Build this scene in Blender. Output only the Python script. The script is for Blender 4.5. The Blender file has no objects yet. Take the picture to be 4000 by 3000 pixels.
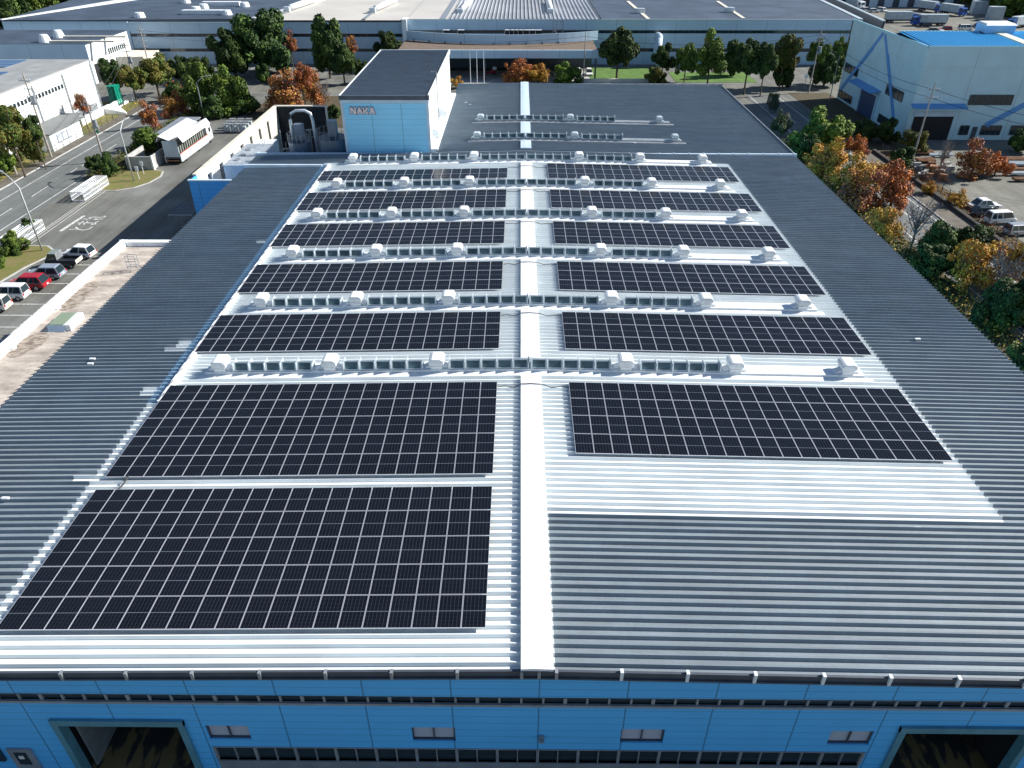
import bpy, math, random
from mathutils import Vector, Matrix
random.seed(7)
sc=bpy.context.scene; COL=sc.collection
# ------------------------------------------------------------------ camera calibration (metres, ground z=0)
F=0.71994; CX,CY,CZ=-0.793,-22.274,38.382
yaw,pitch,roll=-0.0101845,0.5840076,-0.0009056
cy,sy,cp,sp=math.cos(yaw),math.sin(yaw),math.cos(pitch),math.sin(pitch)
fwd=Vector((sy*cp,cy*cp,-sp)); rt=Vector((cy,-sy,0)); up=rt.cross(fwd)
rt2=rt*math.cos(roll)+up*math.sin(roll); up2=up*math.cos(roll)-rt*math.sin(roll)
C0=Vector((CX,CY,CZ))
def ray(u,v): return rt2*((u-2000)/4000/F)+up2*((1500-v)/4000/F)+fwd
def at(u,v,z=0.0): d=ray(u,v); return C0+d*((z-CZ)/d.z)
def aty(u,v,y): d=ray(u,v); return C0+d*((y-CY)/d.y)
def atx(u,v,x): d=ray(u,v); return C0+d*((x-CX)/d.x)
def hgt(u,v,X,Y):
    d=ray(u,v); t=((X-CX)*d.x+(Y-CY)*d.y)/(d.x**2+d.y**2); return (C0+d*t).z
cd=bpy.data.cameras.new('camera'); cam=bpy.data.objects.new('camera',cd); COL.objects.link(cam)
cd.sensor_width=36; cd.lens=36*F; cd.clip_end=3000; cd.clip_start=.5
m=Matrix((rt2,up2,-fwd)).transposed().to_4x4(); m.translation=C0; cam.matrix_world=m; sc.camera=cam
# ------------------------------------------------------------------ light
S=Vector((1.45,0.42,1.0)).normalized()
w=bpy.data.worlds.new('World'); sc.world=w; w.use_nodes=True; nt=w.node_tree
bg=nt.nodes['Background']; sk=nt.nodes.new('ShaderNodeTexSky'); sk.sky_type='NISHITA'; sk.sun_disc=False
sk.sun_elevation=math.asin(S.z); sk.sun_rotation=math.atan2(S.x,S.y); sk.air_density=1.0; sk.dust_density=.25; sk.ozone_density=2.2
nt.links.new(sk.outputs[0],bg.inputs[0]); bg.inputs[1].default_value=0.068
ld=bpy.data.lights.new('sun','SUN'); ld.energy=5.0; ld.angle=math.radians(.5); ld.color=(1,.955,.88)
lo=bpy.data.objects.new('sun',ld); COL.objects.link(lo); lo.rotation_euler=S.to_track_quat('Z','Y').to_euler(); lo.location=(60,20,80)
sc.view_settings.view_transform='Standard'; sc.view_settings.look='None'; sc.view_settings.exposure=0.78; sc.view_settings.gamma=1
# ------------------------------------------------------------------ materials
def mat(name,col,rough=.6,metal=0.,spec=.5,noise=0.,nscale=1.,col2=None,bump=0.,bscale=8.,stretch=None,rnd=0.,thr=(.35,.65),detail=5,world=True,grime=None):
    M=bpy.data.materials.new(name); M.use_nodes=True; T=M.node_tree; b=T.nodes['Principled BSDF']
    b.inputs['Roughness'].default_value=rough; b.inputs['Metallic'].default_value=metal; b.inputs['Specular IOR Level'].default_value=spec
    b.inputs['Base Color'].default_value=(*col,1)
    def coords():
        if world: g=T.nodes.new('ShaderNodeNewGeometry'); o=g.outputs['Position']
        else: g=T.nodes.new('ShaderNodeTexCoord'); o=g.outputs['Object']
        mp=T.nodes.new('ShaderNodeMapping'); T.links.new(o,mp.inputs[0])
        if stretch: mp.inputs['Scale'].default_value=stretch
        return mp.outputs[0]
    src=None
    if noise>0 or col2:
        co=coords(); n=T.nodes.new('ShaderNodeTexNoise'); n.inputs['Scale'].default_value=nscale; n.inputs['Detail'].default_value=detail; T.links.new(co,n.inputs[0])
        r=T.nodes.new('ShaderNodeMapRange'); r.inputs[1].default_value=thr[0]; r.inputs[2].default_value=thr[1]; T.links.new(n.outputs[0],r.inputs[0])
        mx=T.nodes.new('ShaderNodeMix'); mx.data_type='RGBA'
        c2=col2 if col2 else tuple(c*(1-noise) for c in col); c1=col if col2 else tuple(min(1,c*(1+noise*.6)) for c in col)
        mx.inputs[6].default_value=(*c1,1); mx.inputs[7].default_value=(*c2,1)
        T.links.new(r.outputs[0],mx.inputs[0]); src=mx.outputs[2]
    if grime:
        for gs,gk,gst in grime:
            g_=T.nodes.new('ShaderNodeNewGeometry'); mp=T.nodes.new('ShaderNodeMapping'); mp.inputs['Scale'].default_value=gst; T.links.new(g_.outputs['Position'],mp.inputs[0])
            n=T.nodes.new('ShaderNodeTexNoise'); n.inputs['Scale'].default_value=gs; n.inputs['Detail'].default_value=8; n.inputs['Roughness'].default_value=.65; T.links.new(mp.outputs[0],n.inputs[0])
            r=T.nodes.new('ShaderNodeMapRange'); r.inputs[1].default_value=.38; r.inputs[2].default_value=.66; r.inputs[3].default_value=1+gk*.4; r.inputs[4].default_value=1-gk; T.links.new(n.outputs[0],r.inputs[0])
            hs=T.nodes.new('ShaderNodeHueSaturation'); T.links.new(r.outputs[0],hs.inputs['Value'])
            if src: T.links.new(src,hs.inputs['Color'])
            else: hs.inputs['Color'].default_value=(*col,1)
            src=hs.outputs[0]
    if rnd>0:
        oi=T.nodes.new('ShaderNodeObjectInfo'); hs=T.nodes.new('ShaderNodeHueSaturation')
        mr=T.nodes.new('ShaderNodeMapRange'); mr.inputs[3].default_value=1-rnd; mr.inputs[4].default_value=1+rnd; T.links.new(oi.outputs['Random'],mr.inputs[0]); T.links.new(mr.outputs[0],hs.inputs['Value'])
        mh=T.nodes.new('ShaderNodeMapRange'); mh.inputs[3].default_value=.5-rnd*.06; mh.inputs[4].default_value=.5+rnd*.06; T.links.new(oi.outputs['Random'],mh.inputs[0]); T.links.new(mh.outputs[0],hs.inputs['Hue'])
        if src: T.links.new(src,hs.inputs['Color'])
        else: hs.inputs['Color'].default_value=(*col,1)
        src=hs.outputs[0]
    if src: T.links.new(src,b.inputs['Base Color'])
    if bump>0:
        co=coords(); n=T.nodes.new('ShaderNodeTexNoise'); n.inputs['Scale'].default_value=bscale; n.inputs['Detail'].default_value=6; T.links.new(co,n.inputs[0])
        bp=T.nodes.new('ShaderNodeBump'); bp.inputs['Strength'].default_value=bump; bp.inputs['Distance'].default_value=.1; T.links.new(n.outputs[0],bp.inputs['Height']); T.links.new(bp.outputs[0],b.inputs['Normal'])
    return M
def sidingmat(name,col,bay,ox,course,oz,axis='x',line=.45,lw=.035,grime=.12):
    """cladding panels: thin dark joints every `bay` metres along the wall and every `course` metres in height"""
    M=bpy.data.materials.new(name); M.use_nodes=True; T=M.node_tree; b=T.nodes['Principled BSDF']; b.inputs['Roughness'].default_value=.5
    g=T.nodes.new('ShaderNodeNewGeometry'); s=T.nodes.new('ShaderNodeSeparateXYZ'); T.links.new(g.outputs['Position'],s.inputs[0])
    def joint(out,step,off,wd):
        a=T.nodes.new('ShaderNodeMath'); a.operation='SUBTRACT'; a.inputs[1].default_value=off; T.links.new(out,a.inputs[0])
        p=T.nodes.new('ShaderNodeMath'); p.operation='PINGPONG'; p.inputs[1].default_value=step/2; T.links.new(a.outputs[0],p.inputs[0])
        l=T.nodes.new('ShaderNodeMath'); l.operation='LESS_THAN'; l.inputs[1].default_value=wd; T.links.new(p.outputs[0],l.inputs[0]); return l.outputs[0]
    j1=joint(s.outputs['X' if axis=='x' else 'Y'],bay,ox,lw); j2=joint(s.outputs['Z'],course,oz,lw*.6)
    mx=T.nodes.new('ShaderNodeMath'); mx.operation='MAXIMUM'; T.links.new(j1,mx.inputs[0])
    h=T.nodes.new('ShaderNodeMath'); h.operation='MULTIPLY'; h.inputs[1].default_value=.6; T.links.new(j2,h.inputs[0]); T.links.new(h.outputs[0],mx.inputs[1])
    n=T.nodes.new('ShaderNodeTexNoise'); n.inputs['Scale'].default_value=.35; n.inputs['Detail'].default_value=6; T.links.new(g.outputs['Position'],n.inputs[0])
    c=T.nodes.new('ShaderNodeMix'); c.data_type='RGBA'; c.inputs[6].default_value=(*[x*(1-grime) for x in col],1); c.inputs[7].default_value=(*[min(1,x*(1+grime*.5)) for x in col],1); T.links.new(n.outputs[0],c.inputs[0])
    c2=T.nodes.new('ShaderNodeMix'); c2.data_type='RGBA'; c2.inputs[7].default_value=(*[x*line for x in col],1); T.links.new(mx.outputs[0],c2.inputs[0]); T.links.new(c.outputs[2],c2.inputs[6]); T.links.new(c2.outputs[2],b.inputs['Base Color'])
    return M
def cellmat():
    M=bpy.data.materials.new('solar_cells'); M.use_nodes=True; T=M.node_tree; b=T.nodes['Principled BSDF']
    b.inputs['Roughness'].default_value=.16; b.inputs['Specular IOR Level'].default_value=.07
    tc=T.nodes.new('ShaderNodeTexCoord'); s=T.nodes.new('ShaderNodeSeparateXYZ'); T.links.new(tc.outputs['UV'],s.inputs[0])
    def g(o,step,wd,off=0.):
        a=T.nodes.new('ShaderNodeMath'); a.operation='ADD'; a.inputs[1].default_value=off; T.links.new(o,a.inputs[0])
        p=T.nodes.new('ShaderNodeMath'); p.operation='PINGPONG'; p.inputs[1].default_value=step/2; T.links.new(a.outputs[0],p.inputs[0])
        l=T.nodes.new('ShaderNodeMath'); l.operation='LESS_THAN'; l.inputs[1].default_value=wd; T.links.new(p.outputs[0],l.inputs[0]); return l.outputs[0]
    def mul(o,k):
        a=T.nodes.new('ShaderNodeMath'); a.operation='MULTIPLY'; a.inputs[1].default_value=k; T.links.new(o,a.inputs[0]); return a.outputs[0]
    def mx(a,c):
        q=T.nodes.new('ShaderNodeMath'); q.operation='MAXIMUM'; T.links.new(a,q.inputs[0]); T.links.new(c,q.inputs[1]); return q.outputs[0]
    v=mul(g(s.outputs['X'],1/6,.007),.20); h=mul(g(s.outputs['Y'],1/24,.0024),.17); mid=mul(g(s.outputs['Y'],1.0,.0058,.5),.9)
    f=mx(mx(v,h),mid)
    oi=T.nodes.new('ShaderNodeObjectInfo'); base=T.nodes.new('ShaderNodeMix'); base.data_type='RGBA'; base.inputs[6].default_value=(.0015,.0025,.006,1); base.inputs[7].default_value=(.004,.005,.011,1); gp=T.nodes.new('ShaderNodeNewGeometry'); wn=T.nodes.new('ShaderNodeTexNoise'); wn.inputs['Scale'].default_value=.7; T.links.new(gp.outputs['Position'],wn.inputs[0]); ad=T.nodes.new('ShaderNodeMath'); ad.operation='MULTIPLY_ADD'; ad.inputs[1].default_value=.6; T.links.new(oi.outputs['Random'],ad.inputs[0]); T.links.new(wn.outputs[0],ad.inputs[2]); T.links.new(ad.outputs[0],base.inputs[0])  # varying tint in the base colour imitates uneven sky reflection on the panels
    c=T.nodes.new('ShaderNodeMix'); c.data_type='RGBA'; c.inputs[7].default_value=(.20,.25,.30,1); T.links.new(base.outputs[2],c.inputs[6]); T.links.new(f,c.inputs[0]); T.links.new(c.outputs[2],b.inputs['Base Color'])
    return M
ROOFD=mat('galvanised_dark',(.235,.28,.315),.5,.05,.35,col2=(.215,.265,.31),nscale=.12,stretch=(.5,1,1),grime=((1.2,.16,(.12,1.5,1)),(.6,.08,(1,1,1)),(9.,.10,(.6,1,1))))
ROOFW=mat('roof_white_paint',(.76,.81,.82),.45,0,.5,noise=.05,nscale=.4,grime=((1.0,.10,(.12,1.5,1)),))
TRIMW=mat('white_trim',(.78,.81,.83),.4,0,.5,noise=.06,nscale=.7,grime=((2.5,.12,(1,1,1)),))
TRIMB=mat('pale_blue_flashing',(.50,.62,.72),.5,noise=.1,nscale=.8)
GREY=mat('grey_metal',(.33,.36,.39),.45,.4,noise=.15,nscale=1.5)
DGREY=mat('dark_grey_metal',(.07,.085,.11),.5,.2,noise=.15,nscale=1.2)
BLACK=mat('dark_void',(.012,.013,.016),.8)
GLASS=mat('window_glass',(.02,.035,.045),.08,0,.7)
SKYGL=mat('skylight_glass',(.09,.14,.15),.1,0,.8,noise=.5,nscale=.9)
FROST=mat('frosted_window',(.42,.46,.55),.4)
ALU=mat('aluminium_frame',(.55,.62,.66),.4,.3)
PFRAME=mat('panel_frame',(.72,.73,.78),.3,.5)
CELL=cellmat()
BLUES=sidingmat('blue_siding',(.095,.49,.94),4.11,.25,.55,.1)
TOWB=sidingmat('tower_blue_siding',(.28,.68,.93),3.95,-20.3,.68,.2,line=.5)
WHITEW=sidingmat('white_wall',(.74,.77,.78),6.0,0,50,-20,axis='y',line=.75,grime=.05)
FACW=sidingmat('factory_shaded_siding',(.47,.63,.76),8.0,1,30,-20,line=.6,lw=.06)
RBW=sidingmat('weathered_pale_siding',(.52,.72,.78),9.4,62.0,60,-47.2,line=.6,lw=.05,grime=.22)
FACR=mat('far_roof_grey',(.065,.09,.13),.6,.2,noise=.25,nscale=.15)
FACR2=mat('far_roof_beige',(.52,.50,.46),.6,noise=.1,nscale=.08)
FACR3=mat('far_roof_ribs',(.40,.41,.44),.45,.2,noise=.3,nscale=.05)
TOWR=mat('tower_roof_grey',(.065,.095,.135),.6,noise=.2,nscale=2.,stretch=(.3,2,1))
BLUER=mat('blue_painted_roof',(.02,.28,.62),.4)
ANNEX=mat('stained_concrete_roof',(.50,.44,.38),.85,col2=(.36,.31,.27),nscale=.5,stretch=(1,1.6,1),bump=.1,thr=(.45,.75),grime=((.9,.35,(.4,1.4,1)),(3.,.15,(1,1,1))))
STAIN=mat('mould_stain',(.16,.125,.10),.9,col2=(.42,.36,.30),nscale=1.6,stretch=(1,2.5,1),thr=(.40,.6))
CONC=mat('concrete',(.42,.42,.41),.8,noise=.15,nscale=1)
CREAM=mat('cream_screen',(.66,.62,.53),.7,noise=.1,nscale=.7)
ASPH=mat('asphalt',(.175,.18,.168),.85,col2=(.125,.125,.11),nscale=.12,bump=.15,bscale=20,thr=(.4,.7),grime=((.5,.28,(1,.12,1)),(3.,.15,(1,1,1)),(.09,.25,(1,1,1))))
ROADM=mat('road_asphalt',(.135,.147,.147),.85,noise=.12,nscale=.3,bump=.12,bscale=20,grime=((1.3,.25,(1,.05,1)),(3.,.12,(1,1,1))))
YARD=mat('yard_concrete',(.17,.17,.145),.85,noise=.15,nscale=.15,bump=.1,bscale=10,grime=((.4,.3,(1,.3,1)),(2.,.18,(1,1,1))))
PAVE=mat('pavement_slabs',(.14,.125,.10),.85,col2=(.08,.07,.055),nscale=.6)
DIRT=mat('leafy_soil',(.09,.06,.035),.95,col2=(.05,.05,.02),nscale=1.2)
GRASS=mat('dry_lawn',(.13,.15,.03),.95,col2=(.19,.15,.06),nscale=.8,bump=.4,bscale=12)
LAWN=mat('green_lawn',(.10,.20,.03),.95,col2=(.06,.13,.02),nscale=.5,bump=.3,bscale=12)
PAINT=mat('road_paint',(.66,.66,.64),.7,noise=.25,nscale=2,grime=((5.,.5,(1,1,1)),))
BARK=mat('bark',(.10,.075,.055),.9,noise=.3,nscale=3)
GBARK=mat('grey_bark',(.20,.18,.17),.9,noise=.3,nscale=3)
POLE=mat('concrete_pole',(.36,.33,.30),.8,noise=.1,nscale=1)
WIRE=mat('wire',(.03,.03,.035),.7)
PALLET=mat('green_plastic',(.0,.30,.20),.5,noise=.2,nscale=2)
RUST=mat('rusty_steel',(.26,.13,.07),.8,noise=.4,nscale=1.5)
TYRE=mat('tyre',(.02,.02,.02),.8)
RIM=mat('rim',(.4,.4,.42),.35,.6)
LAMPR=mat('tail_light',(.45,.02,.02),.3)
LAMPW=mat('head_light',(.8,.8,.82),.2)
PLATE=mat('number_plate',(.75,.7,.2),.5)
PLATEW=mat('white_plate',(.75,.75,.75),.5)
def paint(n,c,r=.25,me=.0): return mat('paint_'+n,c,r,me,.5)
CW=paint('white',(.78,.79,.80)); CR=paint('red',(.33,.01,.02)); CS=paint('silver_blue',(.36,.42,.50),.3,.4); CK=paint('black',(.02,.025,.03)); CB=paint('blue',(.02,.10,.38)); CC=paint('cream',(.72,.70,.62)); CG=paint('silver',(.45,.46,.48),.3,.5); CBOX=mat('truck_box',(.46,.53,.57),.5,noise=.12,nscale=.6)
def leaf(n,a,b,rnd=.15,ns=.5): 
    M=mat('leaf_'+n,a,.7,0,.2,col2=b,nscale=ns,rnd=rnd,thr=(.3,.7)); return M
L_DARK=leaf('dark',(.042,.075,.020),(.016,.036,.012),.2); L_MID=leaf('mid',(.095,.145,.026),(.04,.08,.018)); L_BRI=leaf('bright',(.20,.28,.04),(.09,.16,.025)); L_OLI=leaf('olive',(.20,.155,.03),(.085,.085,.02))
L_ORA=leaf('orange',(.55,.25,.04),(.28,.16,.04),.12,.9); L_RED=leaf('red',(.36,.115,.055),(.20,.08,.05),.12,.9); L_YEL=leaf('yellow',(.60,.36,.04),(.34,.24,.04),.1,.9); L_RO=leaf('red_orange',(.62,.18,.035),(.40,.17,.04),.1,.9); L_GRY=leaf('grey_green',(.14,.16,.12),(.06,.08,.05),.1)
# ------------------------------------------------------------------ mesh helpers
class MB:
    def __init__(s): s.v=[]; s.f=[]; s.m=[]; s.uv=None
    def quad(s,*p,m=0):
        n=len(s.v); s.v+=[tuple(q) for q in p]; s.f.append(tuple(range(n,n+len(p)))); s.m.append(m); return s
    def box(s,x0,x1,y0,y1,z0,z1,m=0,rot=0.,piv=None):
        n=len(s.v); P=[(x0,y0,z0),(x1,y0,z0),(x1,y1,z0),(x0,y1,z0),(x0,y0,z1),(x1,y0,z1),(x1,y1,z1),(x0,y1,z1)]
        if rot:
            cx,cy_=piv if piv else ((x0+x1)/2,(y0+y1)/2); c,q=math.cos(rot),math.sin(rot); P=[(cx+(a-cx)*c-(b-cy_)*q,cy_+(a-cx)*q+(b-cy_)*c,z) for a,b,z in P]
        s.v+=P
        for t in ((0,3,2,1),(4,5,6,7),(0,1,5,4),(1,2,6,5),(2,3,7,6),(3,0,4,7)): s.f.append(tuple(n+i for i in t)); s.m.append(m)
        return s
    def hexa(s,P,m=0):
        n=len(s.v); s.v+=[tuple(p) for p in P]
        for t in ((0,3,2,1),(4,5,6,7),(0,1,5,4),(1,2,6,5),(2,3,7,6),(3,0,4,7)): s.f.append(tuple(n+i for i in t)); s.m.append(m)
        return s
    def extr(s,poly,axis,a,b,m=0,ta=None):
        """extrude a 2D polygon: axis 'y' -> poly in (x,z); 'x' -> poly in (y,z); 'z' -> poly in (x,y)"""
        n=len(s.v); k=len(poly)
        for t,pl in ((a,poly),(b,ta or poly)):
            for p,q in pl: s.v.append({'y':(p,t,q),'x':(t,p,q),'z':(p,q,t)}[axis])
        s.f.append(tuple(n+i for i in range(k))); s.m.append(m); s.f.append(tuple(n+k+i for i in reversed(range(k)))); s.m.append(m)
        for i in range(k): j=(i+1)%k; s.f.append((n+i,n+k+i,n+k+j,n+j)); s.m.append(m)
        return s
    def tube(s,pts,r,n=8,m=0,r2=None,cap=True):
        pts=[Vector(p) for p in pts]; K=len(pts); b0=len(s.v)
        for i,p in enumerate(pts):
            d=(pts[min(i+1,K-1)]-pts[max(i-1,0)]).normalized(); a=Vector((0,0,1)) if abs(d.z)<.9 else Vector((1,0,0)); u=d.cross(a).normalized(); w_=d.cross(u)
            rr=r if r2 is None else r+(r2-r)*i/max(1,K-1)
            for j in range(n): t=2*math.pi*j/n; s.v.append(tuple(p+u*rr*math.cos(t)+w_*rr*math.sin(t)))
        for i in range(K-1):
            for j in range(n): s.f.append((b0+i*n+j,b0+i*n+(j+1)%n,b0+(i+1)*n+(j+1)%n,b0+(i+1)*n+j)); s.m.append(m)
        if cap: s.f.append(tuple(b0+j for j in reversed(range(n)))); s.m.append(m); s.f.append(tuple(b0+(K-1)*n+j for j in range(n))); s.m.append(m)
        return s
    def mesh(s,name,mats,off=None,smooth=False):
        me=bpy.data.meshes.new(name); V=s.v
        if off is not None: V=[(a-off[0],b-off[1],c-off[2]) for a,b,c in V]
        me.from_pydata(V,[],s.f)
        for x in (mats if isinstance(mats,(list,tuple)) else [mats]): me.materials.append(x)
        me.polygons.foreach_set('material_index',s.m)
        if smooth: me.polygons.foreach_set('use_smooth',[True]*len(s.f))
        me.update(); return me
    def obj(s,name,mats,parent=None,smooth=False,bevel=0,**tags):
        off=parent_world(parent) if parent else None
        if parent is None and 'base' in tags: off=tags.pop('base')
        o=bpy.data.objects.new(name,s.mesh(name,mats,off,smooth)); COL.objects.link(o)
        if parent: o.parent=parent
        elif off is not None: o.location=off
        if bevel:
            b=o.modifiers.new('bevel','BEVEL'); b.width=bevel; b.segments=2; b.limit_method='ANGLE'; b.angle_limit=.6
        for k,v in tags.items(): o[k]=v
        return o
def parent_world(p):
    v=Vector((0,0,0))
    while p: v+=p.location; p=p.parent
    return v
def thing(name,label,cat,loc=(0,0,0),group=None,rz=0.):
    o=bpy.data.objects.new(name,None); COL.objects.link(o); o.location=loc; o.rotation_euler=(0,0,rz); o.empty_display_size=.3
    o['label']=label; o['category']=cat
    if group: o['group']=group
    return o
def dup(root,loc,rz=0.,label=None,scale=None,group=None):
    def cp(o,par):
        c=o.copy(); COL.objects.link(c); c.parent=par
        for ch in o.children: cp(ch,c)
        return c
    r=cp(root,None); r.location=loc; r.rotation_euler=(0,0,rz)
    if scale: r.scale=scale
    if label: r['label']=label
    if group: r['group']=group
    return r
def struct(mb,name,m_,**k): o=mb.obj(name,m_,**k); o['kind']='structure'; return o
ORD=['first','second','third','fourth','fifth','sixth','seventh','eighth','ninth','tenth','eleventh','twelfth','thirteenth','fourteenth','fifteenth','sixteenth','seventeenth','eighteenth','nineteenth','twentieth']
# ------------------------------------------------------------------ setting: ground, roads
struct(MB().quad((-900,-200,0),(900,-200,0),(900,1200,0),(-900,1200,0)),'ground',ASPH)
z1,z2,z3=.004,.008,.012
struct(MB().box(-82.2,-71.4,-40,330,-.2,z1),'road',ROADM)
struct(MB().box(51.2,59.3,-40,158,-.2,z1),'road',ROADM)
struct(MB().box(-150,160,158.5,168.5,-.2,z1+.006),'road',YARD)
def slab(name,x0,x1,y0,y1,z,m_): return struct(MB().box(x0,x1,y0,y1,-.2,z),name,m_)
slab('pavement',-84.6,-82.35,60,150,.12,PAVE); slab('pavement',59.45,62.6,20,112,.12,PAVE)
slab('kerb',-82.35,-82.2,60,150,.14,CONC); slab('kerb',59.3,59.45,20,112,.14,CONC)
slab('soil',47,51.0,-20,118,.05,DIRT); slab('soil',63.2,66.2,60,112,.05,DIRT); slab('soil',62.0,71.4,112,160,.03,DIRT)
slab('yard',66.2,240,-30,117,z1,YARD); slab('yard',100,260,215,420,z1,YARD)
slab('soil',-95,-84.6,60,150,.05,GRASS); slab('soil',-72.3,-66.3,96,150,.05,DIRT); slab('soil',-58,-26,128,156,.04,DIRT)
slab('lawn',17,36,171.5,190,.05,LAWN); slab('lawn',38,58,171.5,184,.05,LAWN)
slab('pavement',-30,17,168.5,186,.03,CONC)
def poly(name,pts,z,m_,zb=-.1): return struct(MB().extr(pts,'z',zb,z),name,m_)
isl=[(-68.8,101),(-66.8,100.6),(-62.6,100.6),(-60.6,99.8),(-59.9,97.2),(-60.4,94),(-61.8,91.6),(-64.0,90.2),(-66.6,90.2),(-68.6,91.5)]
poly('lawn',isl,.12,GRASS)
poly('kerb',[(x+(.22 if x>-65 else 0),y+(-.22 if y<93 else .1)) for x,y in isl],.10,CONC)
isl2=[(-71,64),(-66,67.6),(-62.6,67.2),(-61.5,65.6),(-61.6,63.2),(-62.4,61.0),(-66,52),(-71,40),(-84,40),(-84,64)]
isl2=[(-71.2,66.6),(-66.5,68.2),(-62.9,68.0),(-61.4,66.6),(-61.2,64.4),(-62.2,61.4),(-63.0,56),(-63.2,40),(-71.2,40)]
poly('lawn',isl2,.12,GRASS)
poly('kerb',[(x+.25,y+.2) for x,y in isl2],.10,CONC)
pm=MB()
def line(x0,y0,x1,y1,wd=.16,z=z2):
    d=Vector((x1-x0,y1-y0)).normalized()*wd/2; n=Vector((-d.y,d.x))
    pm.quad((x0-n.x,y0-n.y,z),(x1-n.x,y1-n.y,z),(x1+n.x,y1+n.y,z),(x0+n.x,y0+n.y,z))
line(-79.3,-20,-79.4,300); line(-72.3,-20,-72.5,300)
y=67.
for a,b in ((60,64),(69.5,73.5),(78.3,82.3),(87.4,92.4),(98.6,101.6),(102.8,105.0),(111.4,116.2),(121.8,128.2),(134,139),(145,150)): line(-75.7,a,-75.8,b)
line(52.2,-20,52.2,157); line(58.4,20,58.5,157)
for k in range(14): line(55.3,24.9+k*9.2-3,55.3,29.5+k*9.2-3)
line(-54.3,40,-54.25,66.2,.14)
for k in range(9): line(-54.25,65.0-2.66*k,-59.6,65.0-2.66*k,.14)
for x in (-60,-40,70,84,): line(x,163.4,x+6,163.4)
# stop line and the hiragana "tomare" read by drivers leaving the gate
line(-63.95,73.4,-63.6,79.3,.45)
def stroke(pts,wd=.22):
    for a,b in zip(pts,pts[1:]): line(*a,*b,wd)
def glyph(strokes,y0,x0=-63.2,sx=.32,sy_=.30):   # glyph x runs along world -y.. reading faces the drivers going to -x
    for s_ in strokes: stroke([(x0+ (10-b)*sx, y0+a*sy_) for a,b in s_],.2)
TO=[[(1.5,9.5),(2.2,6.3)],[(4.6,8.2),(1.4,5.2),(.8,3.2),(2.0,1.2),(5,1)]]
MA=[[(.6,8.2),(5.4,8.2)],[(.9,6.2),(5.2,6.2)],[(3.1,9.8),(3.1,2.2),(1.8,1),(.8,2),(2,3.2),(5.4,1.2)]]
RE=[[(1.5,9.8),(1.5,.6)],[(.4,7.6),(2.2,7.6),(.6,3)],[(1.8,6),(3.6,8),(4,6.6),(3.8,2),(4.6,.9),(5.6,2)]]
glyph(TO,73.6); glyph(MA,75.6); glyph(RE,77.6)
struct(pm,'road_marking',PAINT)
# gate rails on the ground
gm=MB()
for x in (-66.6,-66.2,-65.6): gm.box(x,x+.09,66,92,z1,.03)
struct(gm,'gate_track',CONC)
# ------------------------------------------------------------------ main factory
SL=.019
def rz_(x): return 10-SL*abs(x)
PR=[(0,0),(.20,0),(.255,.20),(.285,.20)]   # rib profile
def ribs(mb,x0,x1,y0,y1,m=0,zf=rz_,dz=0.,pitch=.5,pr=PR,jl=0.,jr=0.):
    xs=[x0]+([0.] if x0<0<x1 else [])+[x1]; k=int(round((y1-y0)/pitch)); rows=[]
    for i in range(k):
        for py,pz in pr: rows.append((y0+i*pitch+py*pitch/.5,pz))
    rows.append((y0+k*pitch,0)); b=len(mb.v); nx=len(xs)
    for yy,pz in rows:
        for x in xs: mb.v.append((x,yy,zf(x)+pz-.20+dz))
    for r in range(len(rows)-1):
        for c in range(nx-1): mb.f.append((b+r*nx+c,b+r*nx+c+1,b+(r+1)*nx+c+1,b+(r+1)*nx+c)); mb.m.append(m)
    return mb
fac=thing('factory_building','large blue factory with a ribbed, partly white-painted roof carrying solar panels','building',(0,38,0))
XL,XR,WL,WR=-36.3,36.3,-26.2,26.3
rd=MB(); ribs(rd,XL,WL,-2,77.5); ribs(rd,WR,XR,-2,77.5); ribs(rd,WL,WR,73.5,77.5); ribs(rd,.9,WR,-2,8)
rd.obj('dark_roof_sheet',ROOFD,fac)
rw=MB(); ribs(rw,WL,.9,-2,73.5); ribs(rw,.9,WR,8,73.5)
for x0,x1,yy in ((-27.6,WL,20.5),(-27.2,WL,21),(-27.0,WL,21.5),(-27.1,WL,10),(-26.7,WL,5.0),(-27.0,WL,30.),(-26.8,WL,31.),(-27.4,WL,40.5)):
    pass
for x0,ya,yb_ in ((-28.0,26.0,26.5),(-27.3,26.5,27.5),(-27.3,20.0,21.0),(-27.2,47.0,47.5),(-27.4,11.0,11.5)): ribs(rw,x0,WL,ya,yb_,dz=.012)
rw.obj('white_roof_sheet',ROOFW,fac)
r=MB()  # ridge cap, broken at each skylight row
ROWY=[22.5+10.08*i for i in range(8)]
segs=[(-2.2,21.7)]+[(ROWY[i]+1.5,ROWY[i+1]-.8) for i in range(5)]
for a,b in segs:
    r.extr([(-.62,10.0),(-.62,10.12),(0,10.16),(.82,10.12),(.82,10.0)],'y',a,b)
r.obj('ridge_cap',TRIMW,fac)
r=MB(); 
for a,b in ((78.3,ROWY[6]-.8),(ROWY[6]+1.5,ROWY[7]-.8),(ROWY[7]+1.5,120.9)): r.extr([(-.62,9.98),(-.62,10.1),(0,10.14),(.82,10.1),(.82,9.98)],'y',a,b)
r.obj('far_ridge_cap',TRIMB,fac)
r=MB()
r.box(-25.5,-25.15,18.9,72.6,9.3,9.64)
o=r.obj('cable_tray',TRIMW,fac)
r=MB(); ribs(r,-26.3,-25.5,19.0,72.5,dz=.015); r.obj('verge_shadow_strip',mat('verge_shadow_blue',(.28,.42,.54),.5,noise=.1,nscale=1),fac)  # blue strip paints the shadow beside the cable tray onto the white ribs
r=MB()
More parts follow.
